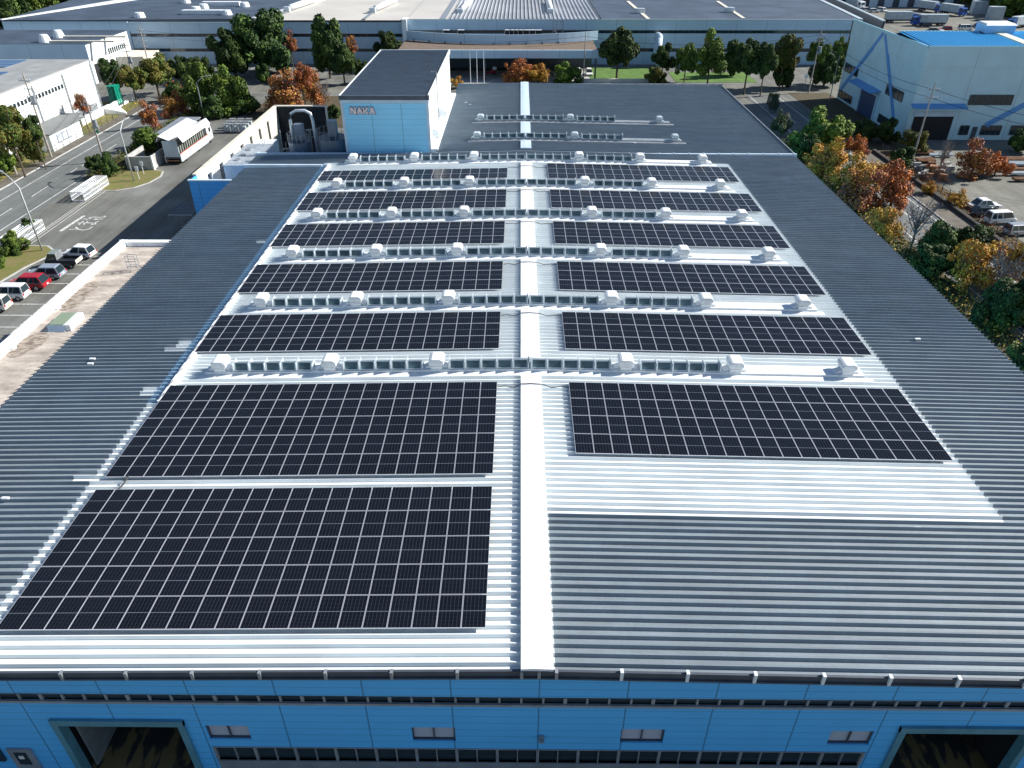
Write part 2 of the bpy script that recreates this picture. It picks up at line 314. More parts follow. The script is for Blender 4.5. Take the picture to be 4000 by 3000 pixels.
for i in range(33): yy=19.1+i*1.62; r.tube([(-25.45,yy,9.66),(-25.38,yy+.2,9.74),(-25.32,yy+.45,9.74),(-25.38,yy+.7,9.64)],.04,5)
r.obj('cable_loops',DGREY,fac,kind='stuff')
r=MB().box(XL,-26.2,72.1,72.5,9.2,9.62); r.box(XL-.1,XR+.1,77.4,77.75,9.0,9.60)
for k in range(37): r.box(-36+k*2-.04,-36+k*2+.04,77.2,77.9,9.6,9.66)
r.obj('rear_gutter',TRIMB,fac)
fr=MB(); ribs(fr,-12.1,XR,78.0,121.0); fr.obj('far_roof_sheet',ROOFD,fac)
fe=MB().box(-12.2,XR+.1,121.0,121.25,9.0,9.75).box(XR,XR+.12,77.9,121.2,9.0,9.45); fe.obj('far_roof_edge',GREY,fac)
# walls
wm=MB(); gab=[(-36,0),(36,0),(36,rz_(36)-.3),(0,9.7),(-36,rz_(36)-.3)]
def wallseg(mb,x0,x1,z0,z1,y=-1.6,t=.3,m=0): mb.box(x0,x1,y,y+t,z0,z1,m)
dL=(-23.35,-17.05); dR=(17.75,24.2)
wm.extr([(-36,7.16),(36,7.16),(36,8.9),(0,9.6),(-36,8.9)],'y',-1.6,-1.3)
wallseg(wm,-36,36,5.0,6.72)
wallseg(wm,-36,dL[0]-.1,0,5.0); wallseg(wm,dL[1]+.1,-16.02,0,5.0); wallseg(wm,dR[1]+.1,36,0,5.0); wallseg(wm,16.55,dR[0]-.1,0,5)
for a,b in ((-16.02,-13.93+0),(-13.93,-5.92),(-3.8,4.3),(6.42,14.48)): pass
xs=[-16.02,-5.92,-3.8,4.3,6.42,14.48,16.55]
wallseg(wm,-16.02,16.55,4.66,5.0); wallseg(wm,-16.02,16.55,2.86,3.5)
wallseg(wm,-13.93,-5.92,3.5,4.66); wallseg(wm,-3.8,4.3,3.5,4.66); wallseg(wm,6.42,14.48,3.5,4.66)
wm.obj('front_wall',BLUES,fac)
MB().box(-16.02,16.55,-1.62,-1.3,0,1.70).obj('plinth_wall',GREY,fac)
MB().box(-35.95,35.95,-1.28,-1.2,0,9.0).obj('inner_lining',BLACK,fac)
sw=MB().box(-36,-35.7,-1.3,77.3,0,9.1).box(35.7,36,-1.3,77.3,0,9.1).box(-36,-24.3,77.0,77.3,0,9.1).box(35.7,36,77.3,120.8,0,9.1).box(-12,36,120.5,120.8,0,9.1)
sw.obj('side_wall',BLUES,fac)
r=MB()
for s_ in (-1,1):
    r.extr([(s_*36.3,rz_(36.3)-.5),(s_*36.3,rz_(36.3)-.13),(0,9.87),(0,9.5)],'y',-2.12,-2.0) if s_>0 else r.extr([(-36.3,rz_(36.3)-.13),(-36.3,rz_(36.3)-.5),(0,9.5),(0,9.87)],'y',-2.12,-2.0)
for s_ in (-1,1):
    p=[(s_*36.3,8.75),(s_*36.3,8.85),(0,9.5),(0,9.4)]
    r.extr(p if s_>0 else p[::-1],'y',-2.2,-1.55)
r.obj('eave_fascia',DGREY,fac)
r=MB(); s_=MB()
for x in [-35.8,-32.9,-30,-27.1,-24.1,-21.16,-18.24,-15.26,-12.24,-9.29,-6.35,-3.43,-.58,.19,.96,3.84,6.75,9.73,12.76,15.7,18.73,21.7,24.7,27.6,30.5,33.5]:
    z=rz_(x); MB().box(x-.07,x+.07,-2.22,-2.121,z-.55,z-.1).box(x-.07,x+.07,-2.22,-2.0,z-.1,z+(.02 if x>1 else -.08)).obj('eave_bracket',TRIMW if x>1 else GREY,fac)
r=MB().box(-36,36,-1.55,-1.32,6.72,7.16,1); r2=MB()
for i in range(72):
    x=-35.6+i*1.03; wd=.1 if i%4 else .16
    r2.box(x-wd/2,x+wd/2,-1.64,-1.5,6.73,7.15)
r2.box(-36,36,-1.72,-1.3,6.56,6.72)
cs=r.obj('clerestory_glass',[GLASS,GLASS],fac); r2.obj('clerestory_frame',GREY,cs)
MB().box(-15.98,16.5,-1.5,-1.32,1.7,2.86).obj('ribbon_window',GLASS,fac)
r2=MB()
for i in range(33):
    x=-15.98+i*1.0156; wd=.14 if i%2==0 else .05
    r2.box(x-wd/2,x+wd/2,-1.62,-1.48,1.7,2.86)
r2.box(-16,16.5,-1.68,-1.45,1.62,1.7).box(-16,16.5,-1.64,-1.45,2.82,2.88)
r2.obj('ribbon_frame',GREY,fac)
for x0 in (-16.02,-5.92,4.3,14.46):
    f=MB().box(x0,x0+2.1,-1.42,-1.36,3.5,4.66).obj('window',FROST,fac)
    q=MB()
    for a,b,c,d in ((0,2.1,0,.06),(0,2.1,1.1,1.16),(0,.06,0,1.16),(2.04,2.1,0,1.16),(1.02,1.08,0,1.16)): q.box(x0+a,x0+b,-1.52,-1.42,3.5+c,3.5+d)
    q.obj('window_frame',DGREY,f)
TEAL=mat('teal_door_frame',(.09,.25,.32),.5,noise=.15)
HALL=mat('hall_floor_marks',(.20,.14,.05),.8,col2=(.03,.03,.025),nscale=.9,stretch=(1.8,.45,1),thr=(.46,.52))
for x0,x1 in (dL,dR):
    d=MB().box(x0-.1,x0+.22,-1.75,-1.25,0,5.15).box(x1-.22,x1+.1,-1.75,-1.25,0,5.15).box(x0-.1,x1+.1,-1.76,-1.24,4.75,5.17).obj('doorway_frame',TEAL,fac)
    q=MB().box(x0,x1,-1.2,7,.01,.02,0).box(x0-2,x0,-1.15,7,0,5,1).box(x1,x1+2,-1.15,7,0,5,1).box(x0-2,x1+2,7,7.2,0,6,1)
    q.box(x0+.3,x1-.3,6.8,6.95,3.2,3.6,2).box(x0+.3,x1-.3,6.7,6.95,2.6,2.7,3)
    # striped machinery bars inside
    q.obj('doorway_interior',[HALL,BLACK,GREY,RUST],fac)
    q=MB().box(x0+.3,x0+.42,-1.0,3.5,0,4.2).obj('sliding_door',GREY,fac)
# openings must cut the lining: rebuild lining with gaps
bpy.data.objects.remove([o for o in fac.children if o.name.startswith('inner_lining')][0])
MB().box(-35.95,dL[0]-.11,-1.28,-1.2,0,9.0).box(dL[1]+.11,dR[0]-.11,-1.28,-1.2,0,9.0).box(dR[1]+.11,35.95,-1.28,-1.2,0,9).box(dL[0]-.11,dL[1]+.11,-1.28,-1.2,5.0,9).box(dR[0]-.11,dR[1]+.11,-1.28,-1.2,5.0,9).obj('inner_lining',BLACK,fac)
f=MB().box(-26.5,-25.3,-1.72,-1.6,0,2.6).obj('door',GREY,fac); MB().box(-26.2,-25.6,-1.75,-1.72,1.3,2.35).obj('door_window',GLASS,f); MB().box(-26.02,-25.78,-1.78,-1.75,1.85,2.1).obj('notice',PLATEW,f)
f=MB().box(-30,-26.9,-1.72,-1.6,1.5,2.6).obj('window',GLASS,fac)
sn=MB().tube([(.42,-1.75,3.85),(.42,-1.75,4.0)],.16,10).box(.3,.54,-1.72,-1.6,3.9,4.12); sn.obj('wall_sensor',GREY,fac)
# ------------------------------------------------------------------ solar panels
PXW,PYW=1.154,1.9754
def panel_proto():
    root=thing('solar_module','','solar panel')
    m_=MB(); W2,H2=PXW-.018,PYW-.03
    fr_=MB(); t=.02
    for a,b,c,d in ((0,W2,0,t),(0,W2,H2-t,H2),(0,t,t,H2-t),(W2-t,W2,t,H2-t)): fr_.box(a,b,c,d,0,.035)
    m_.quad((t,t,.03),(W2-t,t,.03),(W2-t,H2-t,.03),(t,H2-t,.03))
    o=m_.obj('cell_sheet',CELL,root); uv=o.data.uv_layers.new(name='UVMap')
    for i,c in enumerate(((0,0),(1,0),(1,1),(0,1))): uv.data[i].uv=c
    fr_.obj('frame',PFRAME,root); return root
YB=[0,10.957,25.369,35.371,45.509,55.517,65.606]
blocks=[(0,-1,0,5),(1,-1,0,5),(1,1,1,5),(2,-1,0,3),(2,1,0,3),(3,-1,0,3),(3,1,0,3),(4,-1,0,3),(4,1,0,3),(5,-1,0,3),(5,1,0,3),(6,-1,0,2),(6,1,0,3)]
cells=[]
for b,sd,r0,r1 in blocks:
    for rr in range(r0,r1):
        for c in range(20): cells.append((b,sd,rr,c,r1-r0,rr-r0))
PZ=.10
def pplace(b,sd,rr,c):
    xi=(2.25 if sd<0 else 2.72)+c*PXW
    x=sd*xi; z=rz_(x)+PZ; y=YB[b]+rr*PYW+.02
    return x,y,z
proto=panel_proto(); protoused=False
BN={(0,-1):'front left block',(1,-1):'second left block',(1,1):'front right block',(2,-1):'third left block'}
rest=MB(); restuv=[]; restf=MB()
n_ind=0
for b,sd,rr,c,nr,ri in cells:
    x,y,z=pplace(b,sd,rr,c)
    xx=x-PXW+.009 if sd<0 else x+.009
    if n_ind<300 and ((b,sd) in ((0,-1),(1,-1),(1,1)) or ((b,sd)==(2,-1) and rr==0)):
        lab='black solar panel, %s, %s row from the front, %s from the white ridge'%(BN[(b,sd)],ORD[ri],ORD[c])
        if not protoused: o=proto; protoused=True; o.location=(xx,y,z); o['label']=lab
        else: o=dup(proto,(xx,y,z),0,lab)
        zz=z if sd>0 else rz_(xx)+PZ
        o.location.z=zz; o.rotation_euler=(0,SL if sd>0 else -SL,0); o['group']='solar panels on the white roof'; n_ind+=1
    else:
        W2,H2=PXW-.018,PYW-.03; t=.02; za,zb=rz_(xx)+PZ,rz_(xx+W2)+PZ
        def q(a,b_,c_,d_,dz,M_): M_.quad((xx+a,y+c_,za+(zb-za)*a/W2+dz),(xx+b_,y+c_,za+(zb-za)*b_/W2+dz),(xx+b_,y+d_,za+(zb-za)*b_/W2+dz),(xx+a,y+d_,za+(zb-za)*a/W2+dz),m=0)
        q(t,W2-t,t,H2-t,.03,rest)
        for a,b_,c_,d_ in ((0,W2,0,t),(0,W2,H2-t,H2),(0,t,t,H2-t),(W2-t,W2,t,H2-t)): 
            restf.hexa([(xx+p,y+s,za+(zb-za)*p/W2+h) for h in (0,.035) for p,s in ((a,c_),(b_,c_),(b_,d_),(a,d_))])
far=thing('solar_modules','rows of black solar panels behind the nearest skylight row','solar panels',(0,25.4,10)); far['kind']='stuff'
o=rest.obj('cell_sheets',CELL,far,kind='stuff'); uv=o.data.uv_layers.new(name='UVMap')
for i in range(len(rest.f)):
    for k,cc in enumerate(((0,0),(1,0),(1,1),(0,1))): uv.data[i*4+k].uv=cc
restf.obj('frames',PFRAME,far,kind='stuff')
# cables across the ridge
for i,b in enumerate((1,2,3,4,5,6)):
    yy=YB[b]+(5 if b==1 else 3)*PYW-.5
    if b==6: yy=YB[6]+2.4*PYW-.3
    pts=[(-2.2,yy,9.99),(-1.7,yy+.05,10.03),(-1.1,yy-.1,10.0),(-.6,yy+.05,10.2),(.1,yy+.12,10.2),(.9,yy+.05,10.18),(1.5,yy-.08,10.0),(2.2,yy+.02,10.02),(2.75,yy-.05,9.98)]
    MB().tube(pts,.03,5).obj('cable',WIRE,base=(0,yy,10),label='black cable over the ridge cap, %s cable from the front'%ORD[i],category='cable',group='cables crossing the ridge')
MB().tube([(-23.9,11.0,9.72),(-23.95,10.4,9.62),(-24.05,10.0,9.6),(-24.1,9.8,9.62)],.05,6).obj('cable',WIRE,base=(-24,10.4,9.6),label='short dark conduit between the front left and second left panel blocks',category='cable')
# ------------------------------------------------------------------ skylight rows and ventilators
def win_proto(parent,x0,wd,y0,z0,first=None):
    if first:
        o=first.copy(); COL.objects.link(o); o.parent=parent; o.location=Vector((x0,y0,z0))-parent_world(parent)
        for ch in first.children: c=ch.copy(); COL.objects.link(c); c.parent=o
        return o
    # frame: tilted sash, local origin bottom left
    f=MB(); H_,D_=.56,.34; t=.07
    def P(x,s,d): return (x, s*D_+d*.06*-.85, s*H_+d*.06*.5)
    def bar(xa,xb,sa,sb): f.hexa([P(xa,sa,0),P(xb,sa,0),P(xb,sb,0),P(xa,sb,0),P(xa,sa,1),P(xb,sa,1),P(xb,sb,1),P(xa,sb,1)])
    bar(0,wd,0,.12); bar(0,wd,.9,1); bar(0,t,.12,.9); bar(wd-t,wd,.12,.9)
    me=f.mesh('window',ALU); o=bpy.data.objects.new('window',me); COL.objects.link(o); o.parent=parent; o.location=Vector((x0,y0,z0))-parent_world(parent)
    g=MB().quad(P(t,.12,.25),P(wd-t,.12,.25),P(wd-t,.9,.25),P(t,.9,.25)).mesh('pane',SKYGL)
    p=bpy.data.objects.new('pane',g); COL.objects.link(p); p.parent=o
    return o
vent=thing('roof_ventilator','','ventilator')
hood=[(-.58,.52),(-.62,.62),(-.6,.86),(-.5,1.02),(-.34,1.1),(.34,1.1),(.5,1.02),(.6,.86),(.62,.62),(.58,.52)]
MB().extr(hood,'y',-.62,.66).obj('hood',TRIMW,vent,bevel=.05,smooth=False)
MB().box(-.46,.46,-.5,.5,-.1,.34).obj('base_box',TRIMW,vent)
MB().box(-.42,.42,-.46,.46,.34,.56).obj('throat',DGREY,vent)
MB().box(-.5,.5,-.54,.54,.40,.47).obj('louvre',TRIMW,vent)
for s_ in (-1,1):
    MB().extr([(s_*.47,.0),(s_*.47,.36),(s_*.95,.14),(s_*.95,.0)] if s_<0 else [(s_*.47,.36),(s_*.47,.0),(s_*.95,.0),(s_*.95,.14)],'y',-.3,.3).obj('side_skirt',TRIMW,vent)
ventused=False; wfirst=None
VX=[-22.3,-14.35,-6.65,6.9,14.75,22.8]; BAYS=[(-21.3,5),(-13.35,5),(-5.75,5),(.12,5),(7.95,5)]
NR=['nearest','second','third','fourth','fifth','sixth','seventh','eighth']
for i,yr in enumerate(ROWY):
    farrow=i>=6
    row=thing('skylight_row','%s %s skylight row from the front, long low curb with square panes across the roof'%({0:'nearest'}.get(i,ORD[i]),'white' if not farrow else 'grey'),'skylight',(0,yr,10),'skylight rows across the factory roof')
    bays=BAYS if not farrow else BAYS[2:]
    x0=-23.4 if not farrow else -7.6; x1=24.0 if not farrow else 22.0
    if farrow:
        k=[1.,1.][i-6]
    cb=MB(); b=[x for x in (x0,0,x1)]
    for a,c in ((x0,0),(0,x1)):
        za,zc=rz_(a),rz_(c)
        cb.hexa([(a,yr-.25,za-.1),(c,yr-.25,zc-.1),(c,yr+.95,zc-.1),(a,yr+.95,za-.1),(a,yr-.2,za+.22),(c,yr-.2,zc+.22),(c,yr+.9,zc+.22),(a,yr+.9,za+.22)])
    cmat=TRIMW if not farrow else GREY
    cb.obj('curb',cmat,row)
    sk_=MB()
    for a,c in ((x0-.4,0),(0,x1+.5)):
        za,zc=rz_(a),rz_(c)
        sk_.hexa([(a,yr-.75,za-.05),(c,yr-.75,zc-.05),(c,yr-.25,zc-.05),(a,yr-.25,za-.05),(a,yr-.72,za+.02),(c,yr-.72,zc+.02),(c,yr-.25,zc+.08),(a,yr-.25,za+.08)])
    sk_.obj('apron',cmat if not farrow else GREY,row)
    hs=MB()
    for bx,nw in bays:
        wd=1.14
        for k in range(nw):
            xx=bx+k*wd; z=rz_(xx+.5)+.24
            wfirst=win_proto(row,xx+.03,wd-.1,yr-.12,z,wfirst) and (wfirst or [o for o in row.children if o.name.startswith('window')][0])
            hs.box(xx-.045,xx+.02,yr-.17,yr+.75,z-.02,z+.62)
        hs.box(bx+nw*wd-.045,bx+nw*wd+.02,yr-.17,yr+.75,rz_(bx)+.2,rz_(bx)+.84)
        za,zb=rz_(bx)+.24,rz_(bx+nw*wd)+.24; xa,xb=bx,bx+nw*wd
        hs.hexa([(xa,yr+.22,za+.54),(xb,yr+.22,zb+.54),(xb,yr+.9,zb-.05),(xa,yr+.9,za-.05),(xa,yr+.20,za+.60),(xb,yr+.20,zb+.60),(xb,yr+.98,zb),(xa,yr+.98,za)])
    hs.obj('housing',ALU,row)
    if not farrow: vx=VX
    else: vx=[-6.75,6.95,21.0] if i==6 else [-6.7,6.9,20.4]
    for j,x in enumerate(vx):
        lab='%s hooded roof ventilator on the %s skylight row, %s from the left'%('white' if not farrow else 'grey',{0:'nearest'}.get(i,ORD[i]),ORD[j])
        p=(x,yr+.3,rz_(x)+.22)
        if not ventused: vent.location=p; vent.scale=(.88,.92,.8); vent['label']=lab; vent['group']='hooded roof ventilators'; ventused=True
        else:
            o=dup(vent,p,0,lab,scale=(.88,.92,.8))
            if farrow:
                o.scale=(.8,.8,.72)
                for ch in o.children:
                    if ch.name.startswith(('hood','base','louvre','side')): 
                        ch.data=ch.data.copy(); ch.data.materials[0]=ALU
for i,(u,v,z) in enumerate(((1820,399,9.8),(1837,407,9.8),(3586,1322,9.5),(360,1399,9.5),(352,1418,9.5),(2480,556,9.8),(3586,2061,9.5),(20,1943,9.5))):
    p=at(u,v,z); MB().box(p.x-.2,p.x+.2,p.y-.08,p.y+.08,z-.1,z+.0).obj('roof_patch',TRIMW,base=(p.x,p.y,z-.1),label='small pale repair patch on the dark ribs '+['left of the far ridge','just right of the other far-left patch','right of the front right panels','above the annex skylight','just below the other patch by the annex','right of the far skylight rows','on the right of the front dark corner','left of the front left panels'][i],category='patch')
# ------------------------------------------------------------------ tower
TX0,TX1,TY0,TY1,TH=-24.2,-12.75,78.3,112.3,16.85
t=thing('sign_tower','tall blue-clad block with a dark flat roof and metal letters on its front','building',((TX0+TX1)/2,95,0))
MB().box(TX0,TX1,TY0,TY0+.3,0,TH-.35).obj('front_wall',TOWB,t)
MB().box(TX1-.3,TX1,TY0+.3,TY1,0,TH-.35).obj('right_wall',WHITEW,t)
MB().box(TX0,TX1-.3,TY1-.3,TY1,0,TH-.35).box(TX0,TX0+.3,TY0+.3,TY1-.3,0,TH-.35).obj('rear_wall',TOWB,t)
rm=MB(); k=68
for i in range(k):
    y0=TY0+.1+i*.5; rm.quad((TX0,y0,TH-.1),(TX1,y0,TH-.1),(TX1,y0+.42,TH-.08),(TX0,y0+.42,TH-.08)).quad((TX0,y0+.42,TH-.08),(TX1,y0+.42,TH-.08),(TX1,y0+.46,TH-.02),(TX0,y0+.46,TH-.02)).quad((TX0,y0+.46,TH-.02),(TX1,y0+.46,TH-.02),(TX1,y0+.5,TH-.1),(TX0,y0+.5,TH-.1))
rm.obj('roof',TOWR,t)
MB().box(TX0-.15,TX0,TY0-.1,TY1+.1,TH-.5,TH+.02).box(TX1,TX1+.18,TY0-.1,TY1+.1,TH-.5,TH+.1).box(TX0-.15,TX1+.18,TY1,TY1+.15,TH-.5,TH+.04).obj('roof_edge',TRIMW,t)
MB().box(TX0-.15,TX1+.18,TY0-.22,TY0-.002,TH-.55,TH-.03).obj('gutter',DGREY,t)
MB().box(TX0-.1,TX1+.1,TY0-.12,TY0-.002,TH-.95,TH-.56).obj('fascia',TRIMB,t)
MB().box(TX0-.05,TX0+.3,TY0-.06,TY0-.001,9,TH-.95).obj('corner_trim',TRIMB,t); MB().box(TX1-.32,TX1+.05,TY0-.06,TY0-.001,9,TH-.95).obj('corner_trim',TRIMB,t)
def letters(word,x0,z0,y,h,parent,mat_f,mat_e):
    G={'N':[[(0,0),(.24,0),(.24,.55),(.55,0),(.9,0),(.9,1),(.66,1),(.66,.42),(.34,1),(0,1)]],
       'A':[[(0,0),(.26,0),(.33,.2),(.62,.2),(.69,0),(.98,0),(.62,1),(.34,1)]],
       'K':[[(0,0),(.24,0),(.24,.36),(.36,.36),(.62,0),(.96,0),(.56,.52),(.92,1),(.6,1),(.36,.64),(.24,.64),(.24,1),(0,1)]]}
    x=x0
    for i,ch in enumerate(word):
        for p in G[ch]:
            cx=.47; cz=.5
            e=MB().extr([(x+(cx+(a-cx)*1.13)*h,z0+(cz+(b-cz)*1.2)*h) for a,b in p],'y',y-.12,y-.02).obj('letter',mat_e,parent)
            MB().extr([(x+a*h,z0+b*h) for a,b in p],'y',y-.2,y-.12).obj('letter_face',mat_f,e)
        x+=h*(1.0 if ch!='K' else .98)
a=aty(1372,455,TY0); b_=aty(1470,455,TY0)
BRZ=mat('letter_edge',(.17,.06,.08),.5); LF=mat('letter_face',(.72,.60,.60),.35,.1)
p=aty(1371,444,TY0)
sg=thing('company_sign','grey metal letters NAKA outlined in dark on the blue tower wall','sign',(p.x,TY0-.1,p.z))
hh=aty(1371,418,TY0).z-p.z
letters('NAKA',p.x,p.z,TY0,hh*.98,sg,LF,BRZ)
# ladder, hoods and rail on the tower side
ld_=MB(); 
for yy in (87.6,88.2): ld_.tube([(TX1+.25,yy,10),(TX1+.25,yy,TH+1.1),(TX1-.5,yy,TH+1.1)],.04,5)
for i in range(20): ld_.tube([(TX1+.25,87.6,10.2+i*.33),(TX1+.25,88.2,10.2+i*.33)],.025,4)
ld_.obj('ladder',GREY,t)
for yy,zz,s in ((81.2,12.0,1.),(83.4,11.2,1.),(83.0,10.2,1.),(90.5,12.6,1.3)):
    MB().extr([(TX1,zz),(TX1+.9*s,zz-.5*s),(TX1+.9*s,zz-1.0*s),(TX1,zz-1.1*s)][::-1],'y',yy,yy+.9*s).obj('wall_hood',TRIMW,t)
MB().box(TX1,TX1+.9,TY0,TY1,9.2,9.95).obj('side_flashing',TRIMW,t)
# blue wing left of the roof, tall screen walls and plant
t=thing('side_wing','bright blue clad wall block between the dark roof and the drive','building',(-39,68,0))
MB().box(-42,-36.4,67.9,68.2,0,8.85).obj('front_wall',BLUES,t); MB().box(-42,-41.7,68.2,70,0,8.85).obj('side_wall',BLUES,t); MB().box(-42.1,-36.4,67.8,68.25,8.85,9.0).obj('coping',TRIMB,t)
MB().box(-41.7,-36.4,68.2,71,0,4).obj('rear_block',GREY,t)
t=thing('screen_wall','tall white and cream screen wall with narrow openings behind the blue wing','wall',(-42,88,0))
sm=MB(); cm=MB(); y0=70.
for i in range(7):
    y1=y0+3.4; (sm if i<4 else cm).box(-42.1,-41.8,y0,y1,0,8.85); (sm if i<4 else cm).box(-42.1,-41.8,y1,y1+1.1,0,1.5); (sm if i<4 else cm).box(-42.1,-41.8,y1,y1+1.1,7.9,8.85)
    y0=y1+1.1
cm.box(-42.1,-41.8,y0,107,0,8.85); sm.obj('wall',WHITEW,t); cm.obj('louvred_wall',CREAM,t)
MB().box(-42.3,-41.75,70,107,8.85,9.05).obj('coping',CREAM,t)
MB().box(-42.2,-42.12,70,107,0,8.8).obj('opening_light_block',DGREY,t)  # added dark panel, stops sunlight passing through the openings onto the drive
lv=MB()
for yy in (73.6,78.1,82.6,87.1):
    lv.tube([(-41.7,yy+.2,.2),(-41.7,yy+.9,8)],.07,5)
lv.obj('brace',GREY,t)
t=thing('louvre_screen','dark grey louvred screen closing the plant yard at the far end','screen',(-38,107,0))
lm=MB()
for i in range(42): lm.hexa([(-41.8,106.9,i*.21),(-33.6,106.9,i*.21),(-33.6,107.05,i*.21),(-41.8,107.05,i*.21),(-41.8,106.75,i*.21+.12),(-33.6,106.75,i*.21+.12),(-33.6,106.9,i*.21+.15),(-41.8,106.9,i*.21+.15)])
lm.obj('slats',DGREY,t); MB().box(-41.9,-33.4,107.06,107.2,0,8.9).obj('backing',DGREY,t); MB().box(-42.3,-33.3,106.7,107.3,8.9,9.05).box(-33.6,-33.3,106.6,106.9,0,8.9).obj('frame',CREAM,t)
# white ribbed duct housing
t=thing('duct_housing','white ribbed metal housing with a ladder beside the screen wall','plant',(-38,78,0))
hm=MB().box(-40.3,-36.5,75.6,86.3,0,8.4)
for i in range(16): hm.box(-40.4,-36.45,75.8+i*.66,75.9+i*.66,8.4,8.56)
hm.obj('housing',TRIMW,t); MB().box(-40.32,-36.5,75.5,75.6,0,8.5).obj('front_panel',TRIMB,t)
MB().box(-40.2,-37.4,87.0,91.0,0,7.8).obj('rear_box',TRIMW,t,bevel=.1)
for yy in (77.6,80,82.6): MB().tube([(-39.0,yy,8.45),(-39.0,yy,8.72)],.42,14).obj('fan_outlet',GREY,t)
q=MB()
for yy in (84.1,84.9): q.tube([(-37.4,yy,8.4),(-37.4,yy,10.2),(-38.2,yy,10.2),(-38.2,yy,8.5)],.03,5)
for i in range(5): q.tube([(-37.4,84.1,8.7+i*.35),(-37.4,84.9,8.7+i*.35)],.02,4)
q.obj('ladder',GREY,t)
STEEL=mat('tank_steel',(.20,.24,.30),.35,.5,noise=.1,nscale=.6)
def tank(x,y,r,h,lab,duct=True):
    t=thing('storage_tank',lab,'tank',(x,y,0),'steel tanks in the plant yard')
    MB().tube([(x,y,0),(x,y,h)],r,32).obj('shell',STEEL,t,smooth=False)
    MB().tube([(x,y,h),(x,y,h+.06)],r*.97,32).obj('lid',DGREY,t)
    q=MB()
    for k in range(16):
        a=k*math.pi/8; q.tube([(x+r*math.cos(a),y+r*math.sin(a),h),(x+r*math.cos(a),y+r*math.sin(a),h+1.1)],.03,4)
    pts=[(x+r*math.cos(k*math.pi/12),y+r*math.sin(k*math.pi/12),h+1.1) for k in range(25)]; q.tube(pts,.03,4)
    q.obj('guard_rail',GREY,t)
    MB().box(x-.6,x+.6,y-.1,y+.9,h,h+2.2).obj('filter_box',STEEL,t)
    if duct: MB().tube([(x-.9,y,h),(x-.9,y,h+2.8),(x-.7,y+.1,h+3.6),(x,y+.2,h+4.0),(x+1.2,y+.3,h+4.0),(x+1.9,y+.4,h+3.6),(x+2.1,y+.4,h+2.6),(x+2.2,y+.4,1)],.2,10).obj('duct',ALU,t,smooth=True)
t1=aty(1160,563,80); t2=aty(1287,553,79.4)
tank(t1.x,81.6,1.6,t1.z,'smaller steel tank with a white bent duct, left in the plant yard')
tank(t2.x,81.6,2.1,t2.z,'larger steel tank beside the blue tower with a thin rail',False)
t=thing('dust_collector','dark cylindrical dust collector on legs behind the larger tank','plant',(-26,88.5,0))
MB().tube([(-26,88.5,4.5),(-26,88.5,9)],1.1,20).obj('drum',STEEL,t); MB().tube([(-26,88.5,4.5),(-26,88.5,2.5)],1.1,20,r2=.3).obj('cone',STEEL,t)
for k,(a,c) in enumerate(((-1,-1),(1,-1),(1,1),(-1,1))): MB().tube([(-26+a,88.5+c,0),(-26+a*.8,88.5+c*.8,6)],.08,6).obj('leg',DGREY,t)
t=thing('pipe_rack','dense dark pipe rack and walkway left of the tanks','plant',(-37,84,0))
random.seed(3); q=MB(); q2=MB()
for i in range(34):
    x=random.uniform(-40.5,-35.6); yy=random.uniform(86,104); z=random.uniform(2,6.5)
    if random.random()<.5: q.tube([(x,yy,0),(x,yy,z)],.07,5)
    else: q.tube([(x,yy,z),(min(x+random.uniform(1,4),-34),yy,z)],.06,5)
for i in range(14): q2.box(-36.4+i%3*.7,-35.9+i%3*.7,79+i*1.6,79.9+i*1.6,0,2.2+random.random()*3)
q.obj('pipes',GREY,t,kind='stuff'); q2.obj('cabinets',DGREY,t,kind='stuff')
t=thing('walkway','grey chequered walkway between the two steel tanks','walkway',(-30.6,84,0))
MB().box(-31.2,-28.2,83.6,87.6,5.4,5.5).obj('deck',CREAM,t); MB().box(-31.0,-30.0,79.5,83.5,0,6.6).obj('cabinet',CONC,t)
q=MB()
for x in (-31.2,-28.2):
    for yy in (83.6,85.6,87.6): q.tube([(x,yy,0),(x,yy,6.6)],.05,5)
    q.tube([(x,83.6,6.6),(x,87.6,6.6)],.04,5)
q.obj('rail',GREY,t)
PY0=80
q=MB()
for i,x in enumerate((-25.6,-25.1,-24.7)): q.tube([(x,80,2),(x,80,9.3-i*.5),(x+.3,80,9.3-i*.5)],.14,8)
q.obj('riser_pipes',GREY,base=(-25,80,0),label='grey riser pipes between the larger tank and the blue tower',category='pipes')
t=thing('bicycle_shed','dark lean-to shelter on thin posts in the shade of the blue wing','shelter',(-45,56,0))
q=MB(); tz=[at(650,842-48,2.6)] 
sx0,sx1,sy0,sy1=-46.6,-43.2,52.8,60.5
a=at(657,840,2.6); sx0=a.x; sy0=a.y; b=at(705,793,2.6); sy1=b.y; sx1=sx0+3.2
for i in range(9): 
    yy=sy0+(sy1-sy0)*i/9; q.box(sx0,sx1,yy,yy+(sy1-sy0)/9-.06,2.6,2.64)
q.obj('roof',DGREY,t); q=MB()
q.box(sx0-.05,sx0,sy0,sy1,2.5,2.68).box(sx0,sx1,sy0-.05,sy0,2.5,2.68).box(sx1,sx1+.05,sy0,sy1,2.5,2.68).obj('roof_frame',GREY,t)
for x in (sx0,sx0+1.6,sx1):
    for yy in (sy0,sy1-.1): MB().tube([(x,yy,0),(x,yy,2.5)],.05,6).obj('post',GREY,t)
